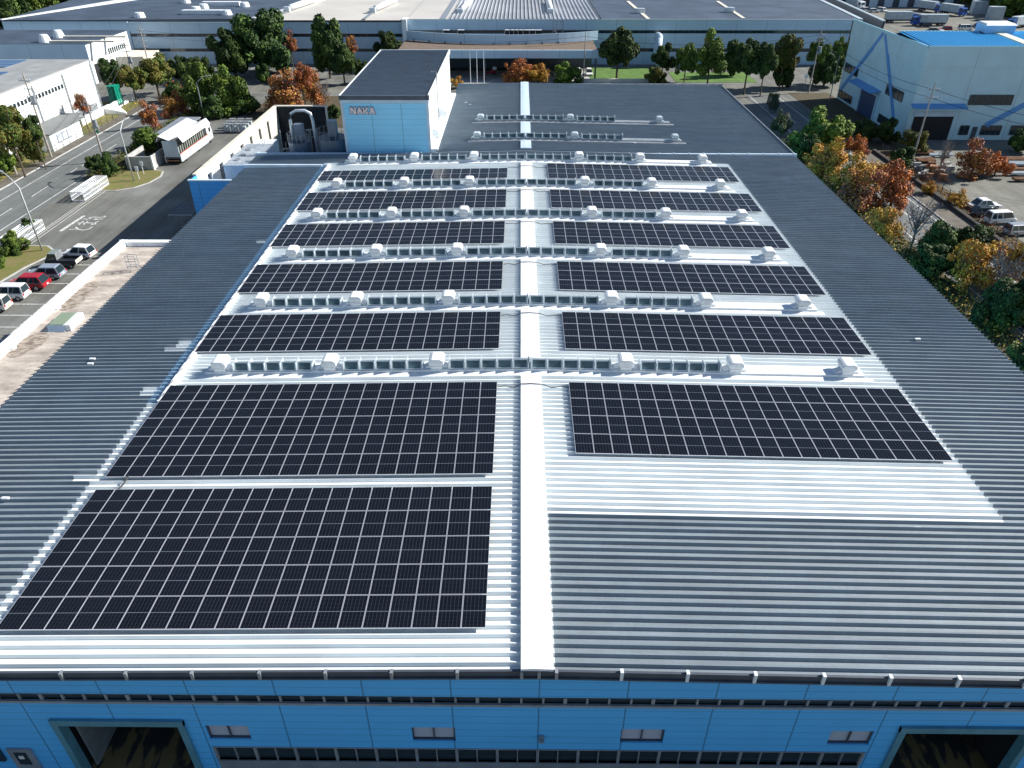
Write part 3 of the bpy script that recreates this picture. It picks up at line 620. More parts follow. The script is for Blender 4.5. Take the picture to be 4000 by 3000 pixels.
# annex
t=thing('annex_building','low flat-roofed annex with a stained beige roof and white parapet','building',(-39,30,0))
AX0,AX1,AY1=-41.6,-36.3,48.3
MB().box(AX0+.05,AX1,-2,AY1-.05,0,8.7).obj('body',BLUES,t)
st=MB(); st.quad((AX0+.9,-2,8.74),(AX1,-2,8.74),(AX1,AY1-.75,8.74),(AX0+.9,AY1-.75,8.74)); st.obj('roof_slab',ANNEX,t)
MB().extr([(AX0-.12,8.3),(AX0-.12,8.95),(AX0+.22,9.22),(AX0+.85,9.2),(AX0+.95,8.73),(AX0+.95,8.3)][::-1],'y',-2,AY1).obj('parapet',TRIMW,t)
MB().box(AX0+.95,AX1,AY1-.7,AY1,8.5,9.2).obj('end_parapet',TRIMW,t); MB().box(AX0-.1,AX1,AY1,AY1+.2,8.6,9.1).obj('end_gutter',TRIMB,t)
for (u0,v0,du,dv) in ((312,1135,.9,1.9),(262,1182,.9,1.5),(110,1335,1.0,1.5),(48,1378,.7,.7)):
    p=at(u0,v0,8.75); MB().quad(*[(max(AX0+.98,p.x+.4+du*math.cos(2*math.pi*q_/20)),p.y+dv*math.sin(2*math.pi*q_/20),8.746+(u0%7)*.003) for q_ in range(20)]).obj('mould_stain',STAIN,t)
sk_=thing('roof_skylight','large square skylight with a greenish pane on the annex roof','skylight',(at(238,1275,8.75).x,at(238,1275,8.75).y,8.75))
P=[at(183,1287,9.0),at(250,1287,9.0)]; x0,x1=P[0].x,P[1].x; y0=P[0].y; y1=y0+2.6
MB().extr([(y0,8.75),(y1,8.75),(y1-.2,9.25),(y0+.2,9.25)],'x',x0,x1).obj('curb',TRIMB,sk_)
SG=mat('skylight_green_glass',(.23,.29,.20),.25); MB().box(x0+.1,x1-.1,y0+.25,y1-.25,9.25,9.32).obj('pane',SG,sk_); MB().box(x1,x1+.45,y0+.2,y1-.2,8.75,9.3).obj('fan_box',TRIMW,sk_)
q=MB(); a=at(540,1060,8.8)
for dx in (-.9,0): 
    for dy in (0,.5): q.tube([(a.x+dx,a.y+dy,8.8),(a.x+dx,a.y+dy,10.3)],.03,5)
for z in (9.3,9.8,10.3): q.tube([(a.x-.9,a.y,z),(a.x,a.y,z),(a.x,a.y+.5,z),(a.x-.9,a.y+.5,z),(a.x-.9,a.y,z)],.025,4)
q.obj('roof_ladder',GREY,base=(a.x,a.y,8.8),label='thin grey access ladder frame at the edge of the annex roof',category='ladder')
a=at(208,1205,8.8)
for k,(u,v) in enumerate(((225,1205),(50,1360))): 
    p=at(u,v,8.75); MB().tube([(p.x,p.y,8.70),(p.x,p.y,8.9)],.28,14).tube([(p.x,p.y,8.904),(p.x,p.y,8.96)],.12,10).obj('roof_drain',TRIMW,base=(p.x,p.y,8.75),label='round roof drain %s the annex skylight'%('beyond','nearer than')[k],category='drain')
# ------------------------------------------------------------------ left warehouses
def strip_windows(parent,P0,P1,n,h,mat_,axis='y',fr=.6,off=.03):
    for i in range(n):
        a=P0+(P1-P0)*(i/n); b=P0+(P1-P0)*((i+fr)/n)
        q=MB().box(a.x-off,a.x+off,min(a.y,b.y),max(a.y,b.y),a.z-h,a.z) if axis=='y' else MB().box(min(a.x,b.x),max(a.x,b.x),a.y-off,a.y+off,a.z-h,a.z)
        q.obj('window',mat_,parent)
t=thing('white_warehouse','white warehouse with a plain grey roof, nearest on the left across the road','building',(-105,100,0))
MB().box(-150,-90,60,141,0,10.2).obj('walls',WHITEW,t)
MB().box(-150.1,-89.9,60,141.1,10.2,10.4).obj('roof',mat('left_roof',(.30,.31,.31),.6,noise=.15,nscale=.3),t)
P0=atx(45/2.212,925/2.212,-89.95); P1=atx(550/2.212,722/2.212,-89.95); P1.z=P0.z=(P0.z+P1.z)/2
strip_windows(t,P0,P1,17,.75,GLASS)
for (a,b,c,d) in ((530,630,640,990),(290,790,375,1060),(770,530,890,965)):
    p=atx(a/2.212,b/2.212,-89.8); MB().tube([(-89.8,p.y,0),(-89.8,p.y,9.7)],.12,8).obj('downpipe',GREY,t)
MB().box(-89.95,-89.8,128,139,0,2.4).obj('louvred_base',GREY,t)
q=MB(); q.box(-88.7,-88.4,129,141,0,1.5); q.obj('low_wall',WHITEW,t)
ar=thing('solar_array','blue solar panels on the grey roof of the nearest white warehouse','solar panels',(-104,128,10.4))
BP=mat('blue_panels',(.03,.09,.22),.2)
for (u0,v0,u1,v1) in ((0,228,105,262),(0,275,35,295)):
    pa=at(u1,v0+5,10.5); pb=at(0,v1,10.5)
    for k in range(3):
        yy=pb.y+(pa.y-pb.y)*k/3; MB().box(-118,pa.x-k*.0,yy,yy+(pa.y-pb.y)/3-.25,10.42,10.55).obj('panel_row',BP,ar)
t=thing('second_warehouse','long low white warehouse with two round roof vents, behind the nearest white one','building',(-125,181,0))
MB().box(-190,-105.1,169.3,191.3,0,8.8).obj('walls',WHITEW,t); MB().box(-190,-105,169.2,191.4,8.8,9).obj('roof',FACR,t)
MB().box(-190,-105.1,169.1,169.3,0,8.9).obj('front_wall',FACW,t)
P0=atx(930/2.212,420/2.212,-105.05); P1=atx(1080/2.212,365/2.212,-105.05); P1.z=P0.z; strip_windows(t,P0,P1,9,1.3,GLASS)
MB().box(-105.1,-104.95,170.5,177.5,0,4.2).obj('loading_door',BLACK,t)
MB().box(-105,-98,182,192,0,4.0).obj('porch',CREAM,t)
for k,(a,b) in enumerate(((505,300),(385,340))):
    p=at(a/2.212,b/2.212,9.6); v_=thing('round_roof_vent','white domed roof vent with a long duct, %s of two on the second warehouse roof'%('right','left')[k],'ventilator',(p.x,p.y,9),'domed roof vents')
    MB().tube([(p.x,p.y,9),(p.x,p.y,9.8),(p.x,p.y,10.4),(p.x,p.y,10.7)],1.4,14,r2=.8).obj('dome',TRIMW,v_); MB().box(p.x,p.x+17,p.y-.5,p.y+.4,9,9.35).obj('duct',CREAM,v_)
t=thing('gate_hut','small white flat-roofed hut with three windows beside the left road','hut',(-87,116,0))
MB().box(-89.8,-84.6,110.9,121.6,0,3.1).obj('walls',WHITEW,t,bevel=.03); MB().box(-90.2,-84.2,110.3,123,3.1,3.3).box(-93,-86,122,126,3.1,3.25).obj('roof',mat('hut_roof',(.17,.18,.18),.7,noise=.1),t)
for k in range(3):
    yy=112.9+k*1.75; f=MB().box(-84.6,-84.52,yy,yy+1.35,1.1,2.55).obj('window',GREY,t); MB().box(-84.52,-84.49,yy+.1,yy+1.25,1.2,2.45).obj('pane',FROST,f)
# ------------------------------------------------------------------ the big far factory
t=thing('far_factory','very large low factory with pale and dark roofs across the whole background','building',(0,195,0))
FY=195.
fw=MB(); fw.box(-31,87.5,FY,FY+.4,8.55,11.1).box(-31,87.5,FY,FY+.4,4.1,7.75).box(-31,87.5,FY,FY+.4,0,3.2); fw.box(-106,-31.5,FY+.3,FY+.6,7.6,10.4).box(-106,-31.5,FY+.3,FY+.6,3.9,6.8).box(-106,-31.5,FY+.3,FY+.6,0,3.1)
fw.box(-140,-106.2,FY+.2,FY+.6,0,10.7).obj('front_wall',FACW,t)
MB().box(-31,87.5,FY+.15,FY+.3,0,8.6).box(-106,-31.5,FY+.45,FY+.55,0,8).obj('window_band',GLASS,t)
q=MB()
for i in range(80): x=-30.5+i*1.5; q.box(x,x+.1,FY+.08,FY+.14,7.75,8.55)
for i in range(40): x=-105+i*1.85; q.box(x,x+.14,FY+.38,FY+.44,6.8,7.6).box(x,x+.14,FY+.38,FY+.44,3.1,3.9)
q.obj('mullions',DGREY,t,kind='stuff')
MB().box(-32.2,-30.9,FY-1.5,FY+3,0,11.3).obj('corner_pier',WHITEW,t)
rr_=MB().quad((-140,FY,10.9),(-72.3,FY+3,10.9),(-55,300,10.9),(-150,300,10.9)); rr_.box(-140,-72.3,FY-.0,FY+.35,10.6,10.95); rr_.obj('left_roof',FACR,t)
MB().extr([(-139.5,194.9),(-140.5,194.9),(-128.3,245),(-122,245)][::-1],'z',10.95,11.1).obj('roof_edge_band',TRIMW,t)
MB().extr([(-72.3,FY+2.9),(-73.5,FY+3),(-64.5,241),(-62.8,241)][::-1],'z',10.95,11.2).obj('roof_divider',TRIMW,t)
MB().quad((-72.2,FY,10.92),(-31,FY,10.92),(-31,300,10.92),(-55,300,10.92)).quad((-31,FY,11.2),(-20,FY,11.2),(-20,300,11.2),(-31,300,11.2)).obj('beige_roof',FACR2,t)
def yribs(mb,x0,x1,pitch,z,h):
    k=int((x1-x0)/pitch)
    for i in range(k):
        a=x0+i*pitch; mb.quad((a,FY,z),(a+pitch*.6,FY,z),(a+pitch*.6,262,z),(a,262,z)).quad((a+pitch*.6,FY,z),(a+pitch*.8,FY,z+h),(a+pitch*.8,262,z+h),(a+pitch*.6,262,z)).quad((a+pitch*.8,FY,z+h),(a+pitch,FY,z),(a+pitch,262,z),(a+pitch*.8,262,z+h))
q=MB(); yribs(q,-20,21,1.1,11.15,.3); q.obj('ribbed_roof',FACR3,t)
MB().hexa([(21,195.05,10.9),(89,195.05,10.9),(99,300,10.9),(21,300,10.9),(21,195.05,11.15),(89,195.05,11.15),(99,300,11.15),(21,300,11.15)]).obj('dark_roof',FACR,t)
MB().box(-31,88,FY-.12,FY+.2,11.0,11.22).obj('roof_edge',ALU,t)
MB().box(-22.2,-20.6,FY+.3,262,11.2,11.3).obj('roof_walkway',GREY,t)
q=MB(); q.hexa([(89.1,195.3,0),(90.3,195.3,0),(100.5,300,0),(99.2,300,0),(89.1,195.3,11.3),(90.3,195.3,11.3),(100.5,300,11.3),(99.2,300,11.3)]); q.obj('right_edge_wall',ALU,t)
q=MB(); q.hexa([(96,196,0),(96.6,196,0),(107,300,0),(106.4,300,0),(96,196,10.6),(96.6,196,10.6),(107,300,10.6),(106.4,300,10.6)]); q.obj('side_gallery',DGREY,t); MB().hexa([(90.4,196,6),(95.9,196,6),(106.3,300,6),(100.6,300,6),(90.4,196,8.6),(95.9,196,8.6),(106.3,300,8.6),(100.6,300,8.6)]).obj('gallery_roof',DGREY,t); MB().hexa([(96,196,10.6),(96.7,196,10.6),(107.1,300,10.6),(106.4,300,10.6),(96,196,10.8),(96.7,196,10.8),(107.1,300,10.8),(106.4,300,10.8)]).obj('gallery_coping',ALU,t)
for k in range(14): MB().box(90.6+k*.75,96+k*.75,200+k*7,200.5+k*7,8.6,8.85).obj('gallery_beam',GREY,t)
MB().hexa([(97,181,0),(112,181,0),(112,192,0),(97,192,0),(97,181,8),(112,181,8),(112,192,8.4),(97,192,8.4)]).obj('gallery_end',FACR,t)
for (u,v,u2,v2,z) in ((1085/2.212+1000,100/2.212,1,1,0),):
    pass
for k,(u,v,dx) in enumerate(((1120,34,3.0),(1455,38,3.0),(1797,42,1.6),(2150,42,.2))):
    p=at(u,v,11.8); v_=thing('roof_monitor','white tubular roof vent line, %s from the left on the pale far roof'%ORD[k],'ventilator',(p.x,p.y,11),'roof vent lines on the far factory')
    MB().box(p.x-.9,p.x+.9,p.y-.7,p.y+1.2,11,12.3).obj('head_box',ALU,v_,bevel=.2)
    MB().tube([(p.x+dx*.15,p.y+2,11.9),(p.x+dx,p.y+24,11.9)],.8,10).obj('duct',TRIMW,v_,smooth=True); MB().box(p.x-.5,p.x+.5,FY+.4,p.y-.6,11.15,11.22).obj('walk_strip',GREY,v_)
for k,(u,v,ue,ve) in enumerate(((2500,42,2533,75),(2850,38,2905,72))):
    p=at(u,v,11.8); e=at(ue,ve,11.2); s_=at(u-48,5,11.2); v_=thing('roof_monitor','grey roof vent on a pale strip, %s on the dark far roof'%('left of two','right of two')[k],'ventilator',(p.x,p.y,11),'roof vent lines on the far factory')
    MB().box(p.x-1.3,p.x+1.3,p.y-.6,p.y+1.2,11.1,12.4).obj('head_box',ALU,v_,bevel=.15)
    MB().hexa([(e.x-.5,e.y,11.16),(e.x+.5,e.y,11.16),(s_.x+.5,s_.y,11.16),(s_.x-.5,s_.y,11.16),(e.x-.5,e.y,11.3),(e.x+.5,e.y,11.3),(s_.x+.5,s_.y,11.3),(s_.x-.5,s_.y,11.3)]).obj('walk_strip',CREAM,v_)
for k,(u,v) in enumerate(((545,58),(765,34),(795,24),(885,48),(955,17),(725,3))):
    p=at(u,v,11.5); MB().tube([(p.x,p.y,10.9),(p.x,p.y,11.7),(p.x,p.y,12.1)],1.5,14,r2=1.1).obj('roof_dome',TRIMW,base=(p.x,p.y,10.9),label='small white domed vent on the dark far-left roof, '+['leftmost of six','second from the left','just behind the second','beside the near skylight strip','beside the far skylight strip','topmost of six'][k],category='ventilator')
for k,(u0,v0,u1,v1) in enumerate(((790,16,930,18),(710,50,862,52))):
    a=at(u0,v0+6,11); b=at(u1,v1+6,11); MB().box(a.x,b.x,a.y,a.y+2.2,10.95,12.).obj('ridge_skylight',TRIMW,base=(a.x,a.y,10.95),label='long white roof skylight strip, %s of the two on the far-left roof'%('farther','nearer')[k],category='skylight')
# lift frame on the facade
t=thing('service_frame','grey braced steel frame climbing the far facade above the entrance canopy','frame',(9.5,193.5,0)); q=MB()
for x in (8.0,10.6): q.box(x-.1,x+.1,193.3,193.5,4,11.2)
for z in (4,6.5,9,11): q.box(8,10.6,193.3,193.45,z-.08,z+.08)
q.tube([(8,193.4,4),(10.6,193.4,6.5),(8,193.4,9),(10.6,193.4,11)],.08,5); q.obj('frame',GREY,t)
t=thing('wall_duct','large pale blue curved duct against the far facade','duct',(36,191,0))
MB().tube([(36,193,7.2),(36,191.6,7.2)],1.15,14).tube([(36,192,7.2),(36,191.5,2.5),(36.6,190.5,1.3),(37.6,190,.6)],1.1,14,r2=1.3).obj('pipe',TRIMB,t,smooth=True)
# entrance canopy, curved screen, cars in the shade
t=thing('entrance_canopy','long flat entrance canopy with a blue-grey beam and a curved screen above','canopy',(-6,175,0))
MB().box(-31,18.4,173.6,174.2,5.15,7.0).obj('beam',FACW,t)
MB().box(-31,18.4,174.2,190,6.3,6.8).obj('roof',mat('canopy_roof',(.16,.12,.09),.9,noise=.2),t)
MB().box(-31,18.4,190,190.3,0,6.3).obj('rear_wall',DGREY,t)
for x in (-30.5,-20,-9.5,1,11,18): MB().box(x-.2,x+.2,174,174.4,0,5.2).obj('column',DGREY,t)
q=MB(); pts=[]
for i in range(25):
    s_=-1+i/12; x=-5.5+25.2*s_; yy=183.0+7.0*s_*s_; pts.append((x,yy))
for a,b in zip(pts,pts[1:]): q.hexa([(a[0],a[1],6.9),(b[0],b[1],6.9),(b[0],b[1]+.25,6.9),(a[0],a[1]+.25,6.9),(a[0],a[1],9.1),(b[0],b[1],9.1),(b[0],b[1]+.25,9.1),(a[0],a[1]+.25,9.1)])
q.obj('curved_screen',FACW,t)
for i in range(9): a=pts[1+i*2+(i>3)*2]; MB().box(a[0]-.15,a[0]+.15,a[1]-.6,a[1]-.05,6.8,7.2).obj('bracket',DGREY,t)
MB().box(-29,-15,190.4,192,1,3.4).obj('shop_front',FACW,t)
AC=thing('air_conditioner','','air conditioner'); MB().box(-.8,.8,-.4,.4,0,1.5).obj('casing',BLACK,AC); MB().box(-.85,.85,-.42,.45,1.5,1.62).box(-.88,-.8,-.42,.45,0,1.5).obj('cover',TRIMW,AC)
AC['group']='air conditioners on the canopy'; used=False
for k,u in enumerate((1745,1802,1985,2002,2019,2036,2055,2080,2103)):
    p=aty(u,160,191.5); z=6.9; lab='dark boxed air conditioner behind the curved screen, %s from the left'%ORD[k]
    if not used: AC.location=(p.x,191.5,z+.6); AC['label']=lab; used=True
    else: dup(AC,(p.x,191.5,z+.6),0,lab)
# right warehouse
t=thing('blue_roof_warehouse','tall weathered pale warehouse with painted blue braces and a bright blue roof','building',(85,137,0))
RX,RY0,RY1,RH=71.6,120.2,155.,16.3
MB().box(RX,130,RY0,RY0+.4,0,12.6).box(RX,RX+.4,RY0+.4,RY1,0,12.6).box(RX+.4,130,RY0+.4,RY1,0,11).box(RX-.12,130,RY0-.12,RY0+.3,12.6,RH-.3).box(RX-.12,RX+.3,RY0+.3,RY1,12.6,RH-.3).obj('walls',RBW,t)
rf=MB()
rz0,rz1=RH-.1,RH+.9
yb=RY0+12.5
rf.quad((RX,RY0,RH-.1),(130,RY0,RH-.1),(130,yb,RH+.5),(RX,yb,RH+.5)).quad((RX+.3,yb,RH+.5),(130,yb,RH+.5),(130,RY1,11.2),(RX+.3,RY1,11.2))
for i in range(80): x=RX+.6+i*.72; rf.hexa([(x,RY0,RH-.1),(x+.12,RY0,RH-.1),(x+.12,yb,RH+.5),(x,yb,RH+.5),(x,RY0,RH+.1),(x+.12,RY0,RH+.1),(x+.12,yb,RH+.7),(x,yb,RH+.7)],1)
rf.obj('roof',[BLUER,mat('blue_roof_seams',(.12,.50,.78),.4)],t)
LB=mat('light_blue_trim',(.45,.72,.80),.4)
MB().box(RX-.25,130,RY0-.3,RY0-.13,RH-.3,RH+.05).box(RX-.3,RX-.13,RY0-.3,RY1,RH-.4,RH+.05).box(RX,130,yb-.15,yb+.15,RH+.5,RH+.72).obj('roof_trim',LB,t)
a=at(3800,125,RH+2); vb=MB().box(86.6,92.2,yb-2.0,yb+1.6,RH+.4,RH+1.9); vb.obj('roof_vent_box',mat('roof_vent_paint',(.25,.50,.75),.5),t); MB().hexa([(86.4,yb-2.2,RH+1.9),(92.4,yb-2.2,RH+1.9),(92.4,yb+1.8,RH+1.9),(86.4,yb+1.8,RH+1.9),(86.8,yb-1.6,RH+2.2),(92,yb-1.6,RH+2.2),(92,yb+1.3,RH+2.3),(86.8,yb+1.3,RH+2.3)]).obj('roof_vent_cap',TRIMW,t)
MB().hexa([(88.6,RY0+.1,RH),(90.4,RY0+.1,RH),(90.4,yb-2,RH+.5),(88.6,yb-2,RH+.5),(88.6,RY0+.1,RH+.25),(90.4,RY0+.1,RH+.25),(90.4,yb-2,RH+.72),(88.6,yb-2,RH+.72)]).obj('roof_strip',CREAM,t)
BR=mat('brace_blue',(.10,.30,.62),.5)
def brace_x(parent,p,q_,wd=.85):   # on the left wall (x plane)
    P=Vector((p[0],p[1]));Q=Vector((q_[0],q_[1])); d=(Q-P).normalized(); n=Vector((-d.y,d.x))*wd/2; x=RX-.16
    MB().hexa([(x,*(P-n)),(x,*(P+n)),(x,*(Q+n)),(x,*(Q-n)),(RX+.01,*(P-n)),(RX+.01,*(P+n)),(RX+.01,*(Q+n)),(RX+.01,*(Q-n))]).obj('brace',BR,parent)
brace_x(t,(139,15.8),(153.6,2.2)); brace_x(t,(138.2,15.6),(124.8,1.6))
def brace_y(parent,p,q_,wd=.9):
    P=Vector(p);Q=Vector(q_); d=(Q-P).normalized(); n=Vector((-d.y,d.x))*wd/2; yy=RY0-.16
    V=[P-n,P+n,Q+n,Q-n]; MB().hexa([(v_.x,yy,v_.y) for v_ in V]+[(v_.x,RY0+.01,v_.y) for v_ in V]).obj('brace',BR,parent)
brace_y(t,(86.3,2.7),(96.3,9.0))
def winx(y0,y1,z0,z1,n): 
    f=MB().box(RX-.08,RX+.02,y0,y1,z0,z1).obj('window',GLASS,t); q=MB()
    for i in range(n+1): yy=y0+(y1-y0)*i/n; q.box(RX-.13,RX-.08,yy-.06,yy+.06,z0,z1)
    q.box(RX-.14,RX-.07,y0,y1,z1,z1+.08).box(RX-.14,RX-.07,y0,y1,z0-.08,z0)
    q.obj('window_frame',DGREY,f)
def winy(x0,x1,z0,z1,n):
    f=MB().box(x0,x1,RY0-.08,RY0+.02,z0,z1).obj('window',GLASS,t); q=MB()
    for i in range(n+1): x=x0+(x1-x0)*i/n; q.box(x-.05,x+.05,RY0-.13,RY0-.08,z0,z1)
    q.box(x0,x1,RY0-.14,RY0-.07,z1,z1+.08).box(x0,x1,RY0-.14,RY0-.07,z0-.08,z0)
    q.obj('window_frame',DGREY,f)
winx(146.7,154.1,6.1,7.65,4); winx(146.6,154.2,.55,2.0,4); winx(124.4,131.9,5.9,7.55,4); winx(124.7,132.1,.5,1.95,4)
MB().box(RX-.1,RX+.02,134.9,142.5,0,4.6).obj('shutter_door',mat('navy_shutter',(.03,.06,.14),.5,noise=.1,nscale=.4,stretch=(1,1,8)),t)
MB().box(RX-.3,RX,134.4,134.8,0,4.65).box(RX-.3,RX,142.6,143,0,4.65).box(RX-.3,RX,134.4,143,4.65,5).obj('door_frame',TRIMB,t)
MB().hexa([(RX-2.0,134,5.3),(RX,134,5.7),(RX,146.4,5.7),(RX-2.0,146.4,5.3),(RX-2.0,134,5.45),(RX,134,5.9),(RX,146.4,5.9),(RX-2.0,146.4,5.45)]).obj('awning',BR,t)
winy(81.7,89.6,6.4,8.05,8); winy(81.7,83.4,1.0,2.6,2); winy(85.7,89.4,1.0,2.6,4); winy(91.2,94,1,2.6,3)
MB().box(84.1,85,RY0-.08,RY0+.02,0,2.4).obj('door',DGREY,t)
MB().box(72.6,79.9,RY0-.1,RY0+.02,0,4.3).obj('big_doorway',BLACK,t); MB().box(72.4,80.1,RY0-.25,RY0,4.3,5.1).obj('door_head',TRIMB,t)
MB().hexa([(71.3,RY0-1.6,5.9),(81.2,RY0-1.6,5.9),(81.2,RY0,6.4),(71.3,RY0,6.4),(71.3,RY0-1.6,6.05),(81.2,RY0-1.6,6.05),(81.2,RY0,6.55),(71.3,RY0,6.55)]).obj('awning',BR,t)
# distant loading building at the top right
t=thing('loading_depot','dark depot with pale dock doors at the top right edge','building',(160,330,0))
MB().box(128,300,322,345,0,16).obj('walls',DGREY,t)
for i in range(7): MB().box(138+i*6.2,141.4+i*6.2,321.6,321.9,0,9).obj('dock_door',TRIMB,t)
# ------------------------------------------------------------------ trees
def crown_mesh(name,n,leaf,clumps,mats,seed,bare=0.,hollow=.45,flat=1.):
    """leaf-sized faces spread through overlapping clumps; unit crown roughly radius 1 around (0,0,0)"""
    R_=random.Random(seed); mb=MB(); cl=[]
    for i in range(clumps):
        th=R_.uniform(0,2*math.pi); ph=math.acos(R_.uniform(-.8,1)); r=R_.uniform(.3,.9)
        cl.append((Vector((math.sin(ph)*math.cos(th)*r,math.sin(ph)*math.sin(th)*r,math.cos(ph)*r*flat)),R_.uniform(.14,.36)))
    cl.append((Vector((0,0,-.05)),.55))
    tot=sum(c[1]**2 for c in cl)
    for c,cr in cl:
        k=int(n*cr*cr/tot); cm_=R_.random()<.35
        for j in range(k):
            d=Vector((R_.gauss(0,1),R_.gauss(0,1),R_.gauss(0,1))).normalized(); rr=cr*(hollow+(1-hollow)*R_.random()**.5)
            p=c+d*rr*Vector((1,1,1)).length/1.732; s_=leaf*R_.uniform(.6,1.35)
            nrm=(d+Vector((R_.gauss(0,.55),R_.gauss(0,.55),R_.gauss(0,.55)))+Vector((0,0,.35))).normalized()
            a=nrm.cross(Vector((R_.random(),R_.random(),R_.random()))).normalized(); b=nrm.cross(a)
            mb.quad(p-a*s_-b*s_*.6,p+a*s_*.2-b*s_,p+a*s_+b*s_*.5,p-a*s_*.3+b*s_,m=(1 if (R_.random()<.25)!=cm_ else 0) if len(mats)>1 else 0)
    return mb.mesh(name,mats)
def limb_mesh(name,h0,seed,nb=7,bark=BARK,fine=3,spread=.75,r0=.07):
    """tapered trunk from -h0 up into the unit crown, with limbs"""
    R_=random.Random(seed); mb=MB(); top=Vector((R_.uniform(-.1,.1),R_.uniform(-.1,.1),.35))
    mb.tube([(0,0,-h0),(top.x*.2,top.y*.2,-h0*.5),(top.x*.6,top.y*.6,-.3),tuple(top)],r0,7,r2=r0*.35)
    for i in range(nb):
        a=2*math.pi*i/nb+R_.uniform(-.4,.4); z0=R_.uniform(-.75,-.1); e=Vector((math.cos(a)*spread*R_.uniform(.7,1.1),math.sin(a)*spread*R_.uniform(.7,1.1),R_.uniform(-.1,.75)))
        s0=Vector((0,0,z0)); mid=s0.lerp(e,.5)+Vector((0,0,-.06)); mb.tube([s0,mid,e],r0*.5,5,r2=r0*.12,cap=False)
        for j in range(fine):
            q=mid.lerp(e,R_.uniform(-.4,.9)); f=q+Vector((R_.uniform(-.35,.35),R_.uniform(-.35,.35),R_.uniform(.05,.45))); mb.tube([q,q.lerp(f,.5)+Vector((0,0,.03)),f],r0*.2,4,r2=r0*.06,cap=False)
            for l in range(2 if fine>4 else 0):
                g=q.lerp(f,R_.uniform(.3,.9)); h=g+Vector((R_.uniform(-.2,.2),R_.uniform(-.2,.2),R_.uniform(.05,.28))); mb.tube([g,h],r0*.09,3,r2=r0*.04,cap=False)
    return mb.mesh(name,[bark])
KIND={}
def kind(k,n,leaf,clumps,mats,h0,bark=BARK,nvar=2,**kw):
    lk={a:kw.pop(a) for a in ('nb','fine','spread','r0') if a in kw}
    KIND[k]=[(crown_mesh('crown',n,leaf,clumps,mats,101*i+hash(k)%1 +len(k)*7,**kw) if n else None, limb_mesh('trunk',h0,31*i+len(k),bark=bark,**lk)) for i in range(nvar)]
kind('dark',12000,.042,30,[L_DARK,L_MID],1.6,nvar=3)
kind('mid',11000,.042,28,[L_MID,L_BRI],1.5,nvar=2)
kind('bright',11000,.040,26,[L_BRI,L_MID],1.4,nvar=1)
kind('olive',11000,.038,28,[L_OLI,L_MID],1.4,nvar=2)
kind('orange',5200,.036,26,[L_ORA,L_YEL],1.3,nvar=2,nb=12,fine=6,hollow=.2)
kind('redmaple',5000,.036,26,[L_RED,L_ORA],1.3,nvar=2,nb=12,fine=6,hollow=.2)
kind('redorange',5600,.036,24,[L_RO,L_RED],1.3,nvar=2,nb=11,fine=6,hollow=.2)
kind('yellow',4600,.036,26,[L_YEL,L_ORA],1.3,nvar=2,nb=13,fine=6,hollow=.2)
kind('bare',300,.026,12,[L_RED,L_ORA],1.2,bark=GBARK,nvar=2,nb=15,fine=7,hollow=.2)
kind('grey',4500,.036,22,[L_GRY,L_MID],1.1,bark=GBARK,nvar=2,nb=13,fine=6)
tcount={}
def tree(k,u0,v0,u1,v1,yb,label,cat='tree',name=None,group=None,h=None,zb=0.):
    """crown fills the picture box (u0,v0)-(u1,v1) when it stands at distance y=yb; real size follows from that"""
    uc,vc=(u0+u1)/2,(v0+v1)/2; yg=at(uc,v1).y
    if yb<yg+.5 and yb<165 and yg-yb<20 and aty(uc,vc,yg+.8).x>-88: yb=yg+.8
    c=aty(uc,vc,yb)
    d=(c-C0).dot(fwd); rx=(u1-u0)/2/4000/F*d; rz=(v1-v0)/2/4000/F*d
    rz*=1.08
    i=tcount.get(k,0); tcount[k]=i+1; cm,tm=KIND[k][i%len(KIND[k])]
    if c.z<rz*.9: c.z=max(c.z,rz*.85)
    ang=random.uniform(0,6.28)
    root=thing(name or {'orange':'maple_tree','redmaple':'maple_tree','redorange':'maple_tree','yellow':'autumn_tree','bare':'bare_tree'}.get(k,'tree'),label,cat,(c.x,c.y,zb),group,rz=ang)
    if cm:
        o=bpy.data.objects.new('crown',cm); COL.objects.link(o); o.parent=root; o.location=(0,0,c.z-zb); o.scale=(rx*1.22,rx*1.22,rz*1.18)
    o=bpy.data.objects.new('trunk',tm); COL.objects.link(o); o.parent=root; o.location=(0,0,c.z-zb)
    low=min(v_.co.z for v_ in tm.vertices); o.scale=(rx,rx,(c.z-zb)/-low if cm and k not in('bare',) else max((c.z-zb)/-low,rz))
    if o.scale.z*-low>c.z-zb+.01: o.location.z=o.scale.z*-low
    return root
def shrub(k,u0,v0,u1,v1,yb,label): return tree(k,u0,v0,u1,v1,yb,label,'shrub','shrub')
random.seed(11)
